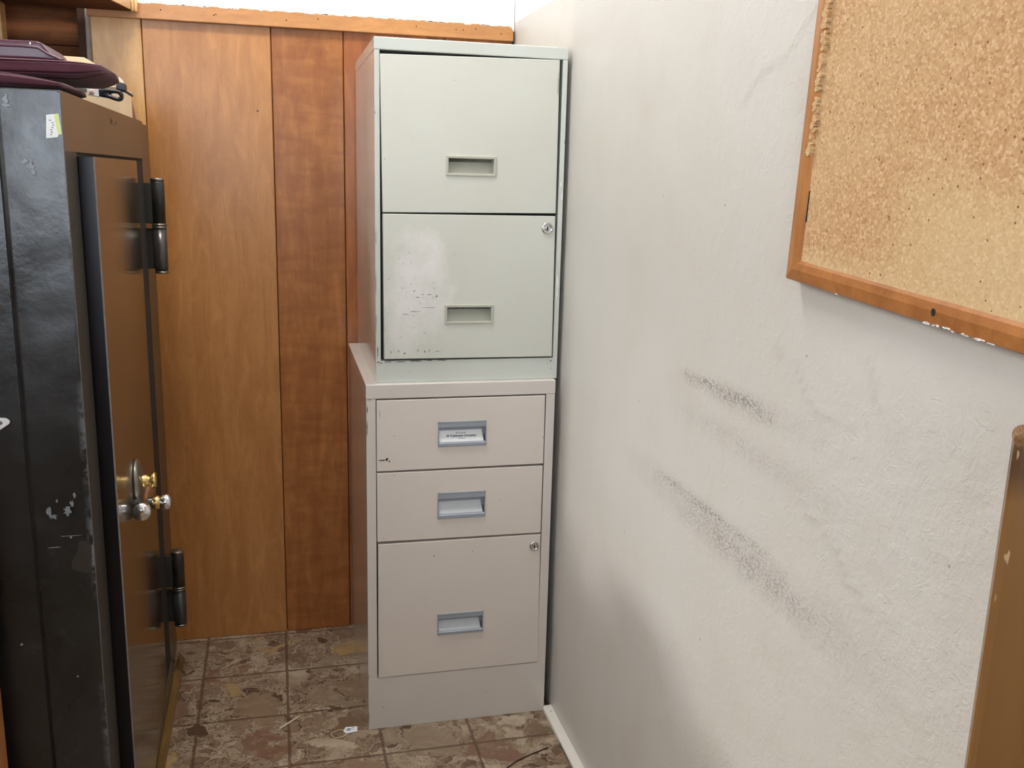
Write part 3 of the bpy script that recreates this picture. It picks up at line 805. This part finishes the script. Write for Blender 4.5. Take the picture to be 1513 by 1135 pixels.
# front frame (faces right) around the door opening
b = bmesh.new()
OY0, OY1, OZ0, OZ1 = -.898, -.215, .055, 1.1541
box(b, (X1-.03, YN+.001, OZ1), (X1, YR, ZT), .0004)
box(b, (X1-.03, YN+.001, 0), (X1, OY0, OZ1), .0004, mi=2)
box(b, (X1-.03, YN+.003, 0), (X1, YR, OZ0), .0008)
box(b, (X1-.03, OY1, OZ0), (-.8146, YR, OZ1), .0008)
box(b, (X1-.045, OY0, OZ0), (X1-.031, OY1, OZ1), mi=1)
box(b, (X0, YR, 0), (-.815, -.045, ZT-.001), .002)
obj('front_frame', b, ['safe_front', 'inside', 'dark_post'], sf)
b = bmesh.new(); box(b, (X1-.001, -.7272, 1.2120), (X1+.0012, -.6600, 1.2190), .0006); 
o = None
b.free()
b = bmesh.new(); box(b, (X1-.0005, -.600, 1.2035), (X1+.0010, -.545, 1.2130), .0006)
for yy in (-.596, -.549): lathe(b, [(.0022, 0), (.0022, .0016), (0, .0020)], (X1, yy, 1.2082), (1,0,0), 10, mi=1)
obj('maker_plate', b, ['safe_front', 'dark_steel'], sf)
# door, standing very slightly ajar on its two barrel hinges at the far end
th = math.atan(.0391)
def DX(y): return -.8137-(y+.22)*.0391
b = bmesh.new()
ya, yb2 = -.889, -.2165
prism(b, [(DX(ya)-.028, ya+.001), (DX(ya)-.0015, ya), (DX(ya), ya+.0015), (DX(yb2), yb2), (DX(yb2)-.028, yb2)], 2, .060, 1.1490, 0, 0)
door = obj('door', b, ['safe_door'], sf)
b = bmesh.new()   # dark painted near edge of the door with a bright rubbed corner
prism(b, [(DX(ya)-.028, ya-.0006), (DX(ya)-.0016, ya-.0006), (DX(ya)-.0016, ya+.0004), (DX(ya)-.028, ya+.0004)], 2, .0605, 1.1485, 0, 0)
prism(b, [(DX(ya)-.0014, ya-.0008), (DX(ya)+.0003, ya+.0006), (DX(ya)+.0003, ya+.0022), (DX(ya)-.0014, ya+.0004)], 2, .0605, 1.1492, 0, 1)
obj('door_edge', b, ['door_edge', 'bare_edge'], door)
def hinge(z0, z1, xh=-.7866, yh=-.19):
    bm = bmesh.new(); h = z1-z0; r = .0135
    zm = z0+h*.5
    lathe(bm, [(0, z0+.004), (r*.92, z0+.004), (r, z0+.010), (r*1.0, zm-.006), (0, zm-.006)], (xh, yh, 0), (0,0,1), 28)
    lathe(bm, [(0, zm+.004), (r*1.0, zm+.004), (r, z1-.012), (r*.94, z1-.009), (0, z1-.009)], (xh, yh, 0), (0,0,1), 28)
    # leaf joining the barrel to the safe
    box(bm, (-.815, yh-.007, zm+.004), (xh, yh+.007, z1-.012), .0015); box(bm, (-.815, yh+.001, z0+.008), (xh, yh+.009, zm-.006), .0015)
    hg = obj('hinge', bm, 'dark_steel', sf)
    for (za, zb, k) in ((z0-.001, z0+.004, 1.0), (zm-.006, zm-.0012, 1.1), (zm-.0006, zm+.004, 1.1), (z1-.009, z1-.002, 1.02)):
        bm = bmesh.new(); lathe(bm, [(0, za), (r*k*.9, za), (r*k, za+.0012), (r*k, zb-.0012), (r*k*.9, zb), (0, zb)], (xh, yh, 0), (0,0,1), 28)
        obj('hinge_ring', bm, 'dull_steel', hg)
hinge(.925, 1.1190); hinge(.135, .3150)
b = bmesh.new(); prism(b, [(X1, 0), (X1, .016), (-.800, .016), (-.793, .006), (-.793, 0)], 1, YN+.004, -.10, .0008)
bs = obj('base_strip', b, 'base_strip', sf); bs['label'] = 'yellow-brown strip along the foot of the safe'
# combination dial
yd, zd = -.650, .6235; xd = DX(yd); dn = Vector((1, .0391, 0)).normalized()
b = bmesh.new()
prof = [(0, 0)]
seg = 60; 
lathe(b, [(.012, -.002), (.037, 0), (.0375, .003), (.033, .0075), (.020, .0105), (.014, .012), (0, .012)], (xd, yd, zd), dn, 60)
dial = obj('dial', b, 'dull_steel', door)
b = bmesh.new()
lathe(b, [(.010, .010), (.0105, .018), (.008, .0205), (.0075, .0235), (.0135, .0265), (.0142, .030), (.0125, .0330), (0, .0335)], (xd, yd, zd), dn, 30)
obj('dial_knob', b, 'brass', dial)
# T-handle below the dial
yh, zh = -.668, .5900; xh = DX(yh)
b = bmesh.new()
lathe(b, [(.018, -.001), (.018, .004), (.012, .009), (.0095, .014), (.0095, .038)], (xh, yh, zh), dn, 30)
hd = obj('door_handle', b, 'dark_steel', door)
b = bmesh.new()
lathe(b, [(.0085, .026), (.0115, .029), (.0115, .036), (.009, .039)], (xh, yh, zh), dn, 28); 
obj('handle_collar', b, 'brass', hd)
b = bmesh.new()
lathe(b, [(.0085, .037), (.012, .041), (.0135, .047), (.0125, .053), (.008, .056), (0, .0565)], (xh, yh, zh), dn, 28)
obj('handle_cap', b, 'polished', hd)
b = bmesh.new()
lathe(b, [(0, -.058), (.0085, -.057), (.0125, -.053), (.0125, -.040), (.009, -.034), (.0085, .03), (.0125, .042), (.0125, .054), (.0085, .058), (0, .058)], (xh+.0135, yh, zh+.003), (-.0391, 1, 0), 30)
lathe(b, [(0, .0010), (.0128, .0010), (.0150, -.004), (.0150, -.010), (.0128, -.014)][::-1], (xh+.0135+.0022, yh-.056, zh+.003), (.0391, -1, 0), 36)
obj('handle_bar', b, 'polished', hd)
# price / inventory sticker on the side
b = bmesh.new()
def sticker(poly, mi, dy):
    prism(b, poly, 1, YN-.0012-dy, YN-.0002, 0, mi)
sticker([(-.8245, 1.1965), (-.8105, 1.1985), (-.8085, 1.1745), (-.8125, 1.1735), (-.8135, 1.1705), (-.8265, 1.1690)], 0, 0)
sticker([(-.8155, 1.1975), (-.8105, 1.1983), (-.8088, 1.1748), (-.8122, 1.1737), (-.8135, 1.178)], 1, .0002)
rs = random.Random(8)
for i in range(7):
    blob(b, (-.8215+rs.random()*.004, YN-.0015, 1.1735+i*.0028), (1,0,0), (0,0,1), (0,-1,0), .003, .0012, .0002, 8, .5, 2, rs)
obj('sticker', b, ['sticker', 'sticker_yel', 'ink'], sf)

# ------------------------------------------------------------------ things on the safe
def soft_slab(name, poly, axis_lo, axis_hi, mat, disp=.004, sub=2, bev=.008, wave=14, seed=0):
    """cushion-like slab: polygon in (x,z), extruded in y, bevelled, subdivided and gently rumpled"""
    bm = bmesh.new(); prism(bm, poly, 1, axis_lo, axis_hi, bev)
    o = obj(name, bm, mat)
    sm = o.modifiers.new('Subdivision', 'SUBSURF'); sm.levels = sm.render_levels = sub
    return o
def rolled_cloth(name, y0, y1, xl, xr, z0, z1, mat, seed, taper=.35, folds=3, squash=.9, slope=0., yr=0., tr=.16, creases=((4.35, .05, .30), (2.75, .06, .22), (3.45, .07, .25))):
    """a folded cloth lying along x: rounded cross-section in (y,z) with soft folds, right end drawn in"""
    bm = bmesh.new(); NX, NS = 80, 128; rings = []
    cy, cz = (y0+y1)/2, (z0+z1)/2; ry, rz = (y1-y0)/2, (z1-z0)/2
    for i in range(NX+1):
        t = i/NX; x = xl+(xr-xl)*t
        e = 1-t
        end = 1 if e > tr else 1-taper*(1-e/tr)**1.6
        cap = 1 if e > .012 else math.sqrt(max(0, 1-(1-e/.012)**2))*.97+.03
        ring = []
        for k in range(NS):
            a = 2*math.pi*k/NS
            ca_, sa_ = math.cos(a), math.sin(a)
            p = 2/5.2
            yy = math.copysign(abs(ca_)**p, ca_)*ry; zz_ = math.copysign(abs(sa_)**p, sa_)*rz
            nz = noise.noise(Vector((x*5+seed, a*1.1*folds/3, seed)))*.15+.09*math.sin(folds*a*1.0+seed+1.2*noise.noise(Vector((x*7, seed, 1))))
            for (a0, wd, dp) in creases:
                q = (a-a0-.10*math.sin(x*9+seed+a0)+math.pi) % (2*math.pi)-math.pi
                nz -= dp*math.exp(-(q/wd)**2)
            k_ = (1+nz*.8)
            z = cz+(.75*rz*(1-end) if tr < .1 else 0)+zz_*end*cap*k_*(1 if sa_ > 0 else squash)+slope*t
            ring.append(bm.verts.new((x, cy+yr*t+yy*(1-.55*(1-end))*cap*(1+nz*.3), max(z0+.0004+(max(0, slope)*t+.5*rz*(1-end) if tr < .1 else 0), z) if sa_ < 0 else z)))
        rings.append(ring)
    for A, B in zip(rings, rings[1:]):
        for k in range(NS):
            f = bm.faces.new((A[k], B[k], B[(k+1) % NS], A[(k+1) % NS])); f.smooth = True
    bm.faces.new(rings[0]); bm.faces.new(rings[-1][::-1])
    return obj(name, bm, mat)
o = rolled_cloth('folded_cloth', -.945, -.66, -1.34, -.815, ZT+.0003, ZT+.0235, 'maroon', 3.1, taper=.75, folds=2)
tag(o, 'lowest limp fold of maroon cloth lying directly on the safe top', 'cloth', 'maroon things on the safe'); origin(o, (-1.08, -.80, ZT))
o = rolled_cloth('folded_cloth', -.80, -.56, -1.34, -.785, ZT+.0265, ZT+.0510, 'maroon', 7.7, taper=.66, folds=3, slope=.0025, tr=.075)
tag(o, 'thick folded maroon cloth in the middle of the pile, its end overhanging the safe', 'cloth', 'maroon things on the safe'); origin(o, (-1.06, -.68, ZT+.0245))
def vinyl_pad():
    bm = bmesh.new()
    z = ZT+.0580
    prism(bm, [(-1.33, z), (-.846, z-.0005), (-.853, z+.004), (-.866, z+.012), (-.875, z+.024), (-.882, z+.0262), (-1.33, z+.0255)], 1, -.72, -.57, .0035)
    o = obj('vinyl_cushion', bm, 'vinyl'); s = o.modifiers.new('Subdivision', 'SUBSURF'); s.levels = s.render_levels = 2
    for p in o.data.polygons: p.use_smooth = True
    tag(o, 'glossy maroon vinyl pad with piped edge on top of the folded cloths', 'cushion', 'maroon things on the safe'); origin(o, (-1.09, -.645, z))
    bm = bmesh.new()
    edge = [(-1.32, z+.0165), (-1.0, z+.0170), (-.90, z+.0175), (-.880, z+.0165), (-.868, z+.009), (-.852, z+.002), (-.846, z+.0008)]
    tube(bm, [(x, -.7205, zz_) for x, zz_ in edge], .0018)
    obj('piping', bm, 'vinyl', o)
    bm = bmesh.new(); blob(bm, (-.889, -.7235, z+.0215), (1,0,0), (0,0,1), (0,-1,0), .0025, .004, .0004)
    obj('nick', bm, 'chip_white', o)
vinyl_pad()

# cream cardboard boxes behind the cloth
bx = thing('cardboard_box', 'low cream cardboard box behind the black looped handle on the safe', 'box', (-.872, -.36, ZT))
b = bmesh.new(); prism(b, [(-.936, ZT), (-.8125, ZT), (-.8125, ZT+.045), (-.936, ZT+.045)], 1, -.430, -.295, .0012)
obj('carton', b, 'card_box', bx)
b = bmesh.new(); prism(b, [(-.9375, ZT+.045), (-.8115, ZT+.045), (-.8115, ZT+.0485), (-.9375, ZT+.0485)], 1, -.4315, -.2935, .0008)
obj('lid', b, 'card_box', bx)
bx = thing('cardboard_box', 'taller pale carton behind the maroon pad, only its slanting lid showing', 'box', (-.93, -.21, ZT))
b = bmesh.new(); prism(b, [(-.99, ZT), (-.880, ZT), (-.880, ZT+.094), (-.99, ZT+.094)], 1, -.280, -.150, .0012)
obj('carton', b, 'card_box', bx)
b = bmesh.new(); prism(b, [(-.992, ZT+.094), (-.878, ZT+.094), (-.877, ZT+.099), (-.893, ZT+.108), (-.992, ZT+.110)], 1, -.282, -.148, .001)
obj('lid', b, 'card_box', bx)
# strips of wood standing between the box and the wall
b = bmesh.new(); prism(b, [(-.846, ZT), (-.829, ZT), (-.8375, ZT+.055), (-.846, ZT+.055)], 1, -.118, -.106, .001)
o = obj('wood_strip', b, 'brown_side'); tag(o, 'short dark brown wood strip standing on the safe behind the cream box', 'wood strip'); origin(o, (-.838, -.112, ZT))
b = bmesh.new(); prism(b, [(-.8300, ZT), (-.8235, ZT), (-.8375, ZT+.050), (-.8415, ZT+.048)], 1, -.102, -.093, .001)
o = obj('wood_strip', b, 'pale_strip'); tag(o, 'thin pale wood strip leaning towards the box behind the dark strip', 'wood strip'); origin(o, (-.827, -.098, ZT))

# knife with a looped black handle poking out from under the cloth
kn = thing('kitchen_knife', 'knife with grey blade, white ferrule and looped black handle under the cloth', 'knife', (-.84, -.50, ZT+.03))
def strip(poly, y0, y1, bev, mat, name, par):
    bm = bmesh.new(); prism(bm, poly, 1, y0, y1, bev); return obj(name, bm, mat, par)
strip([(-.925, 1.2690), (-.852, 1.2625), (-.852, 1.2560), (-.925, 1.2600)], -.5012, -.4988, .0005, 'steel_blade', 'blade', kn)
fr = strip([(-.8555, 1.2655), (-.8365, 1.2635), (-.8365, 1.2495), (-.8545, 1.2525)], -.505, -.495, .0012, 'ferrule', 'ferrule', kn)
b = bmesh.new(); lathe(b, [(.0040, -.001), (.0040, .0012), (.0030, .0020), (0, .0022)], (-.8475, -.505, 1.2575), (0,-1,0), 18); obj('rivet', b, 'badge', fr)
def loop_handle():
    bm = bmesh.new()
    out = [(-.8375, 1.2640), (-.826, 1.2645), (-.815, 1.2630), (-.806, 1.2625), (-.8015, 1.2605), (-.7990, 1.2560), (-.7990, 1.2500), (-.8020, 1.2455), (-.8080, 1.2440), (-.815, 1.2460), (-.822, 1.2485), (-.830, 1.2500), (-.8375, 1.2500)]
    inn = [(-.8190, 1.2555), (-.8150, 1.2572), (-.8090, 1.2570), (-.8055, 1.2550), (-.8045, 1.2515), (-.8075, 1.2502), (-.8130, 1.2520), (-.8175, 1.2540)]
    cx, cz = -.811, 1.2538
    # walls between outline and hole: fill by angle-matched bridge
    def samp(poly, a):
        d = Vector((math.cos(a), math.sin(a))); best = None
        for p, q in zip(poly, poly[1:]+poly[:1]):
            p2 = Vector(p)-Vector((cx, cz)); q2 = Vector(q)-Vector((cx, cz)); e = q2-p2
            den = d.x*e.y-d.y*e.x
            if abs(den) < 1e-12: continue
            t = (p2.x*e.y-p2.y*e.x)/den; s = (p2.x*d.y-p2.y*d.x)/den
            if t > 0 and -1e-6 <= s <= 1+1e-6: best = t if best is None else max(best, t)
        return d*best+Vector((cx, cz))
    K = 72; ang = [2*math.pi*i/K for i in range(K)]
    O = [samp(out, a) for a in ang]; I = [samp(inn, a) for a in ang]
    rows = []
    for (pts, s, y) in ((O, 1, -.4955), (O, 1, -.5045), (None, .5, -.5062), (I, 1, -.5045), (I, 1, -.4955)):
        if pts is None: rows.append([bm.verts.new(((o.x+i.x)/2, y, (o.y+i.y)/2)) for o, i in zip(O, I)])
        else: rows.append([bm.verts.new((p.x, y, p.y)) for p in pts])
    for A, B in zip(rows, rows[1:]+rows[:1]):
        for k in range(K):
            f = bm.faces.new((A[k], A[(k+1) % K], B[(k+1) % K], B[k])); f.smooth = True
    return obj('handle', bm, 'black_plastic', kn)
loop_handle()
# clear the knife is carried by a wrapped packet lying on the safe
pk = thing('wrapped_packet', 'crumpled cream wrapper packet lying on the low cream box under the cloth end', 'packet', (-.835, -.40, ZT+.0486))
b = bmesh.new()
prism(b, [(-.862, ZT+.0500), (-.8145, ZT+.0500), (-.8145, ZT+.060), (-.820, ZT+.068), (-.835, ZT+.073), (-.862, ZT+.070)], 1, -.425, -.360, .003)
o = obj('wrapper', b, 'packet', pk)
s = o.modifiers.new('Subdivision', 'SUBSURF'); s.levels = s.render_levels = 3; s.subdivision_type = 'SIMPLE'
tx = bpy.data.textures.new('crumple', 'CLOUDS'); tx.noise_scale = .012
dm = o.modifiers.new('Displace', 'DISPLACE'); dm.texture = tx; dm.strength = .0025
# black clip with a thin tongue
cl = thing('clip', 'small black plastic clip with a thin tongue beside the knife handle', 'clip', (-.81, -.47, ZT+.04))
b = bmesh.new(); prism(b, [(-.8150, 1.2660), (-.7985, 1.2630), (-.7990, 1.2745), (-.8005, 1.2765), (-.8130, 1.2790)], 1, -.470, -.453, .0016)
obj('jaw', b, 'black_plastic', cl)
b = bmesh.new(); prism(b, [(-.8130, 1.2640), (-.8130, 1.2675), (-.8000, 1.2660), (-.7915, 1.2605), (-.7880, 1.2575), (-.7890, 1.2550), (-.7935, 1.2565), (-.8010, 1.2615)], 1, -.466, -.458, .0009)
obj('tongue', b, 'black_plastic', cl)

# ------------------------------------------------------------------ shelf over the safe, top left
sh = thing('wall_shelf', 'dark wooden shelf high in the left corner with pale rounded front edge', 'shelf', (-.95, -.2, 1.447))
b = bmesh.new(); prism(b, [(-1.55, -.02), (-.838, -.02), (-.838, -.06), (-.875, -.24), (-.92, -.32), (-1.55, -.32)], 2, 1.4575, 1.4765, .0008)
obj('board', b, 'dark_plank', sh)
b = bmesh.new(); prism(b, [(-.8375, -.055), (-.8345, -.056), (-.8715, -.242), (-.916, -.323), (-.920, -.322), (-.8750, -.241)], 2, 1.4560, 1.4830, .0008)
obj('edge_band', b, 'shelf_pale', sh)
b = bmesh.new()
for xx, rz_, zlo in ((-.8335, .0034, 1.4545), (-.8265, .0034, 1.4530)):
    lathe(b, [(0, zlo), (rz_*.8, zlo+.001), (rz_, zlo+.004), (rz_, 1.487), (0, 1.487)], (xx, -.038, 0), (0,0,1), 20)
box(b, (-.838, -.038, 1.4575), (-.826, -.018, 1.486), .001)
obj('bead_moulding', b, 'shelf_pale', sh)
# uprights
b = bmesh.new(); box(b, (-1.16, -.06, ZT+.0005), (-1.0803, -.02, 1.4574), .002)
o = obj('shelf_upright', b, 'shelf_pale'); tag(o, 'pale wooden upright under the shelf at the far left edge', 'post'); origin(o, (-1.12, -.04, ZT))
b = bmesh.new(); box(b, (-1.05, -1.035, 0), (-.929, -1.0, 1.05), .002)
o = obj('wooden_post', b, 'post'); tag(o, 'orange-brown wooden post standing against the safe at the lower left edge', 'post'); origin(o, (-.99, -1.018, 0))
b = bmesh.new(); prism(b, [(-.925, .8230), (-.8985, .8200), (-.8945, .8165), (-.8955, .8125), (-.925, .793)], 1, YN-.006, YN-.0014, .0012)
prism(b, [(-.929, .819), (-.9035, .8165), (-.9025, .8135), (-.929, .797)], 1, YN-.0064, YN-.005, 0, 1)
o = obj('paper_tag', b, ['white_card', 'dull_steel']); tag(o, 'small white corner of a tag stuck to the safe side at the left edge', 'tag'); origin(o, (-.912, YN, .80))

# ------------------------------------------------------------------ cork board on the right wall
tilt = .0573
cb = thing('cork_board', 'large cork notice board in an oak frame hung slightly crooked on the right wall', 'notice board', (-.018, -1.3303, 1.0364))
# local axes: x along the bottom rail towards the camera, z up, y out of the wall -> wall direction
cb.rotation_euler = Matrix((Vector((0, -math.cos(tilt), -math.sin(tilt))), Vector((1, 0, 0)), Vector((0, -math.sin(tilt), math.cos(tilt))))).transposed().to_euler()
WB, HB, FW = .84, .60, .0225
def miter(poly_dir, a, bq, mat):
    """frame member with mitred ends, profile with eased edges"""
    bm = bmesh.new()
    prof = [(0, .014), (0, .0015), (.0015, 0), (FW*.55, -.001), (FW-.003, .0005), (FW, .004), (FW, .014)]
    A, B = [], []
    for (w_, d_) in prof:
        if poly_dir == 'h0': p, q = (w_, d_, w_), (WB-w_, d_, w_)
        elif poly_dir == 'h1': p, q = (w_, d_, HB-w_), (WB-w_, d_, HB-w_)
        elif poly_dir == 'v0': p, q = (w_, d_, w_), (w_, d_, HB-w_)
        else: p, q = (WB-w_, d_, w_), (WB-w_, d_, HB-w_)
        A.append(bm.verts.new(p)); B.append(bm.verts.new(q))
    n = len(prof)
    for i in range(n): bm.faces.new((A[i], A[(i+1) % n], B[(i+1) % n], B[i]))
    bm.faces.new(A); bm.faces.new(B)
    return bm
rr = random.Random(4)
for dname in ('h0', 'h1', 'v0', 'v1'):
    bm = miter(dname, 0, 0, None)
    if dname == 'h0':
        blob(bm, (.246, -.0011, .0115), (1,0,0), (0,0,1), (0,-1,0), .006, .007, .0002, 12, .15, 1, rr)
        for i in range(14): blob(bm, (rr.uniform(.235, .31), -.0002, rr.uniform(.0003, .0018)), (1,0,0), (0,0,1), (0,-1,0), rr.uniform(.004, .014), .0018, .0003, 9, .6, 2, rr)
        for i in range(4): blob(bm, (rr.uniform(.06, .35), -.0002, .0006), (1,0,0), (0,0,1), (0,-1,0), .007, .001, .0003, 9, .5, 2, rr)
    o = obj('frame_rail', bm, ['cork_frame_h' if dname[0] == 'h' else 'cork_frame_v', 'hole', 'chip_white'], cb, local=True)
bm = bmesh.new(); nx, nz = 60, 44; G = []; fv = []
for i in range(nx+1):
    row = []
    for j in range(nz+1):
        x = FW-.003+(WB-2*FW+.006)*i/nx; z = FW-.003+(HB-2*FW+.006)*j/nz
        row.append(bm.verts.new((x, .0035+.0005*noise.noise(Vector((x*20, z*20, 0))), z)))
        e = max(0, 1-(z-FW)/.02)*.9
        e = max(e, .75*max(0, min(1, (x-.14)/.10))*max(0, min(1, (.145-.25*(x-.2)-z)/.05+.3)))
        e = max(e, .6*max(0, 1-(x-FW)/.012)*(1 if z > .12 else .5))
        fv.append(min(1, e))
    G.append(row)
for A, B in zip(G, G[1:]):
    for j in range(nz): bm.faces.new((A[j], B[j], B[j+1], A[j+1]))
n0 = len(bm.verts); box(bm, (.004, .009, .004), (WB-.004, .0135, HB-.004))
rr = random.Random(9)   # crumbled cork swelling over the left frame edge
for i in range(70):
    z = rr.uniform(.135, .285); 
    blob(bm, (FW-.001-rr.random()*.004, .0035, z), (1,0,0), (0,0,1), (0,-1,0), rr.uniform(.006, .012), rr.uniform(.005, .012), rr.uniform(.003, .0052), 9, .5, 0, rr)
for i in range(9):
    blob(bm, (FW+.0005, .0034, .066+i*.0035), (1,0,0), (0,0,1), (0,-1,0), .0016, .006, .0006, 8, .3, 1, rr)
ck = obj('cork_sheet', bm, ['cork', 'hole'], cb, local=True)
a = ck.data.attributes.new('fade', 'FLOAT', 'POINT'); a.data.foreach_set('value', fv+[.5]*(len(ck.data.vertices)-n0))

# ------------------------------------------------------------------ wooden board at the right edge
b = bmesh.new()
poly = [(-.1005, 0), (-.1000, .50), (-.0992, .9780)]
for k in range(7):
    a = math.pi-math.pi/2*k/6
    poly.append((-.0992+.006+.006*math.cos(a), .9815+.006*math.sin(a)))
poly += [(-.03, .9885), (-.004, .9885), (.0, .985), (.0, 0)]
prism(b, poly, 1, -1.780, -1.762, .0045)
bmesh.ops.rotate(b, verts=b.verts, cent=(-.1005, -1.770, 0), matrix=Matrix.Rotation(math.radians(-34), 3, 'Z'))
bmesh.ops.translate(b, verts=b.verts, vec=(.002, .004, 0))
o = obj('wooden_board', b, 'board'); tag(o, 'upright scuffed brown wooden board with a rounded dark-stained top at the right edge', 'board'); origin(o, (-.05, -1.773, 0))

# ------------------------------------------------------------------ litter on the floor
tg = thing('paper_tag', 'small white swing tag with blue print and string loop on the floor', 'tag', (-.4334, -.4714, .0))
Rt = Matrix.Translation((-.4334, -.4714, .0012)) @ Matrix.Rotation(.30, 4, 'Z')
t = bmesh.new(); prism(t, [(-.014, -.009), (.010, -.013), (.0165, .004), (-.006, .0125), (-.0155, .001)], 2, 0, .0007)
b = bmesh.new(); merge(b, t, 0, Rt); obj('card', b, 'white_card', tg)
b = bmesh.new(); rs = random.Random(14)
for i in range(12): blob(b, Rt @ Vector((rs.uniform(-.007, .007), rs.uniform(-.005, .005), .0010)), (.95,.3,0), (-.3,.95,0), (0,0,1), rs.uniform(.003, .008), rs.uniform(.0012, .003), .0003, 8, .6, 0, rs)
obj('print', b, 'blue_ink', tg)
b = bmesh.new()
tube(b, [(-.4470+.0165*math.cos(a)-.0105, -.4835+.013*math.sin(a), .0012+.0015*abs(math.sin(a*1.5))) for a in [0.9+5.2*i/22 for i in range(23)]], .0009, 6)
obj('string_loop', b, 'string', tg)
b = bmesh.new(); tube(b, [(-.5770, -.4385, .0016), (-.556, -.4190, .0018), (-.5363, -.4005, .0016)], [.0016, .0017, .0013], 8)
o = obj('stick', b, 'stick'); tag(o, 'short pale stick lying on the floor tiles', 'stick'); origin(o, (-.556, -.419, 0))
b = bmesh.new(); tube(b, [(-.1500, -.6700, .0013), (-.12, -.648, .0014), (-.085, -.632, .0018), (-.046, -.6175, .0013)], .0012, 6)
o = obj('straw', b, 'twig'); tag(o, 'thin dark straw lying on the floor near the white baseboard', 'straw'); origin(o, (-.09, -.635, 0))

# ------------------------------------------------------------------ ceiling lamp (out of frame) and daylight
m, nb = new_mat('lamp_diffuser'); nb.out((.9, .9, .9), .5, emit=(1, .97, .92), estr=3.0); M['lamp_glass'] = m
LX, LY, LZ = -.66, -.80, 2.52
lp = thing('ceiling_lamp', 'white rectangular pendant lamp hanging from the ceiling above the filing cabinets', 'lamp', (LX, LY, ZC))
b = bmesh.new(); box(b, (LX-.32, LY-.16, LZ-.03), (LX+.32, LY+.16, LZ), .004); obj('housing', b, 'white_paint', lp)
b = bmesh.new(); box(b, (LX-.30, LY-.14, LZ-.045), (LX+.30, LY+.14, LZ-.03), .004); obj('diffuser', b, 'lamp_glass', lp)
b = bmesh.new(); lathe(b, [(.05, ZC-.03), (.05, ZC-.001)], (LX, LY, 0), (0,0,1)); lathe(b, [(.008, LZ), (.008, ZC)], (LX, LY, 0), (0,0,1), 12); obj('stem', b, 'white_paint', lp)

def area(name, loc, rot, sx, sy, power, color):
    l = bpy.data.lights.new(name, 'AREA'); l.shape = 'RECTANGLE'; l.size = sx; l.size_y = sy; l.energy = power; l.color = color
    o = bpy.data.objects.new(name, l); COL.objects.link(o); o.location = loc; o.rotation_euler = rot
    return o
area('window_daylight', ((WX0+WX1)/2, YF-.12, (WZ0+WZ1)/2), (math.radians(90), 0, 0), WX1-WX0, WZ1-WZ0, 54, (.80, .89, 1.0))
area('side_window_daylight', (XL-.9, -2.1, 2.3), (0, math.radians(-75), 0), 1.6, 2.4, 64, (1, .97, .92))
area('high_window_daylight', (-3.0, .02, 3.55), (0, math.radians(-43), 0), .16, .5, 75, (1, .97, .92))
area('lamp_light', (LX, LY, LZ-.055), (0, 0, 0), .6, .28, 15.5, (1, .96, .91))

wd = bpy.data.worlds.new('World'); scene.world = wd; wd.use_nodes = True
bg = wd.node_tree.nodes['Background']; bg.inputs[0].default_value = (.75, .85, 1, 1); bg.inputs[1].default_value = .2

# ------------------------------------------------------------------ camera
cam = bpy.data.cameras.new('Camera'); cam.sensor_fit = 'HORIZONTAL'; cam.sensor_width = 36; cam.lens = 1392.773/1513*36; cam.clip_start = .02
co = bpy.data.objects.new('Camera', cam); COL.objects.link(co)
co.location = (-.561886, -2.261585, 1.137274); co.rotation_euler = (1.354437, -.0253243, -.2444303)
scene.camera = co
vs = scene.view_settings; vs.view_transform = 'Standard'; vs.look = 'None'; vs.gamma = 1; vs.exposure = .14; vs.use_curve_mapping = False
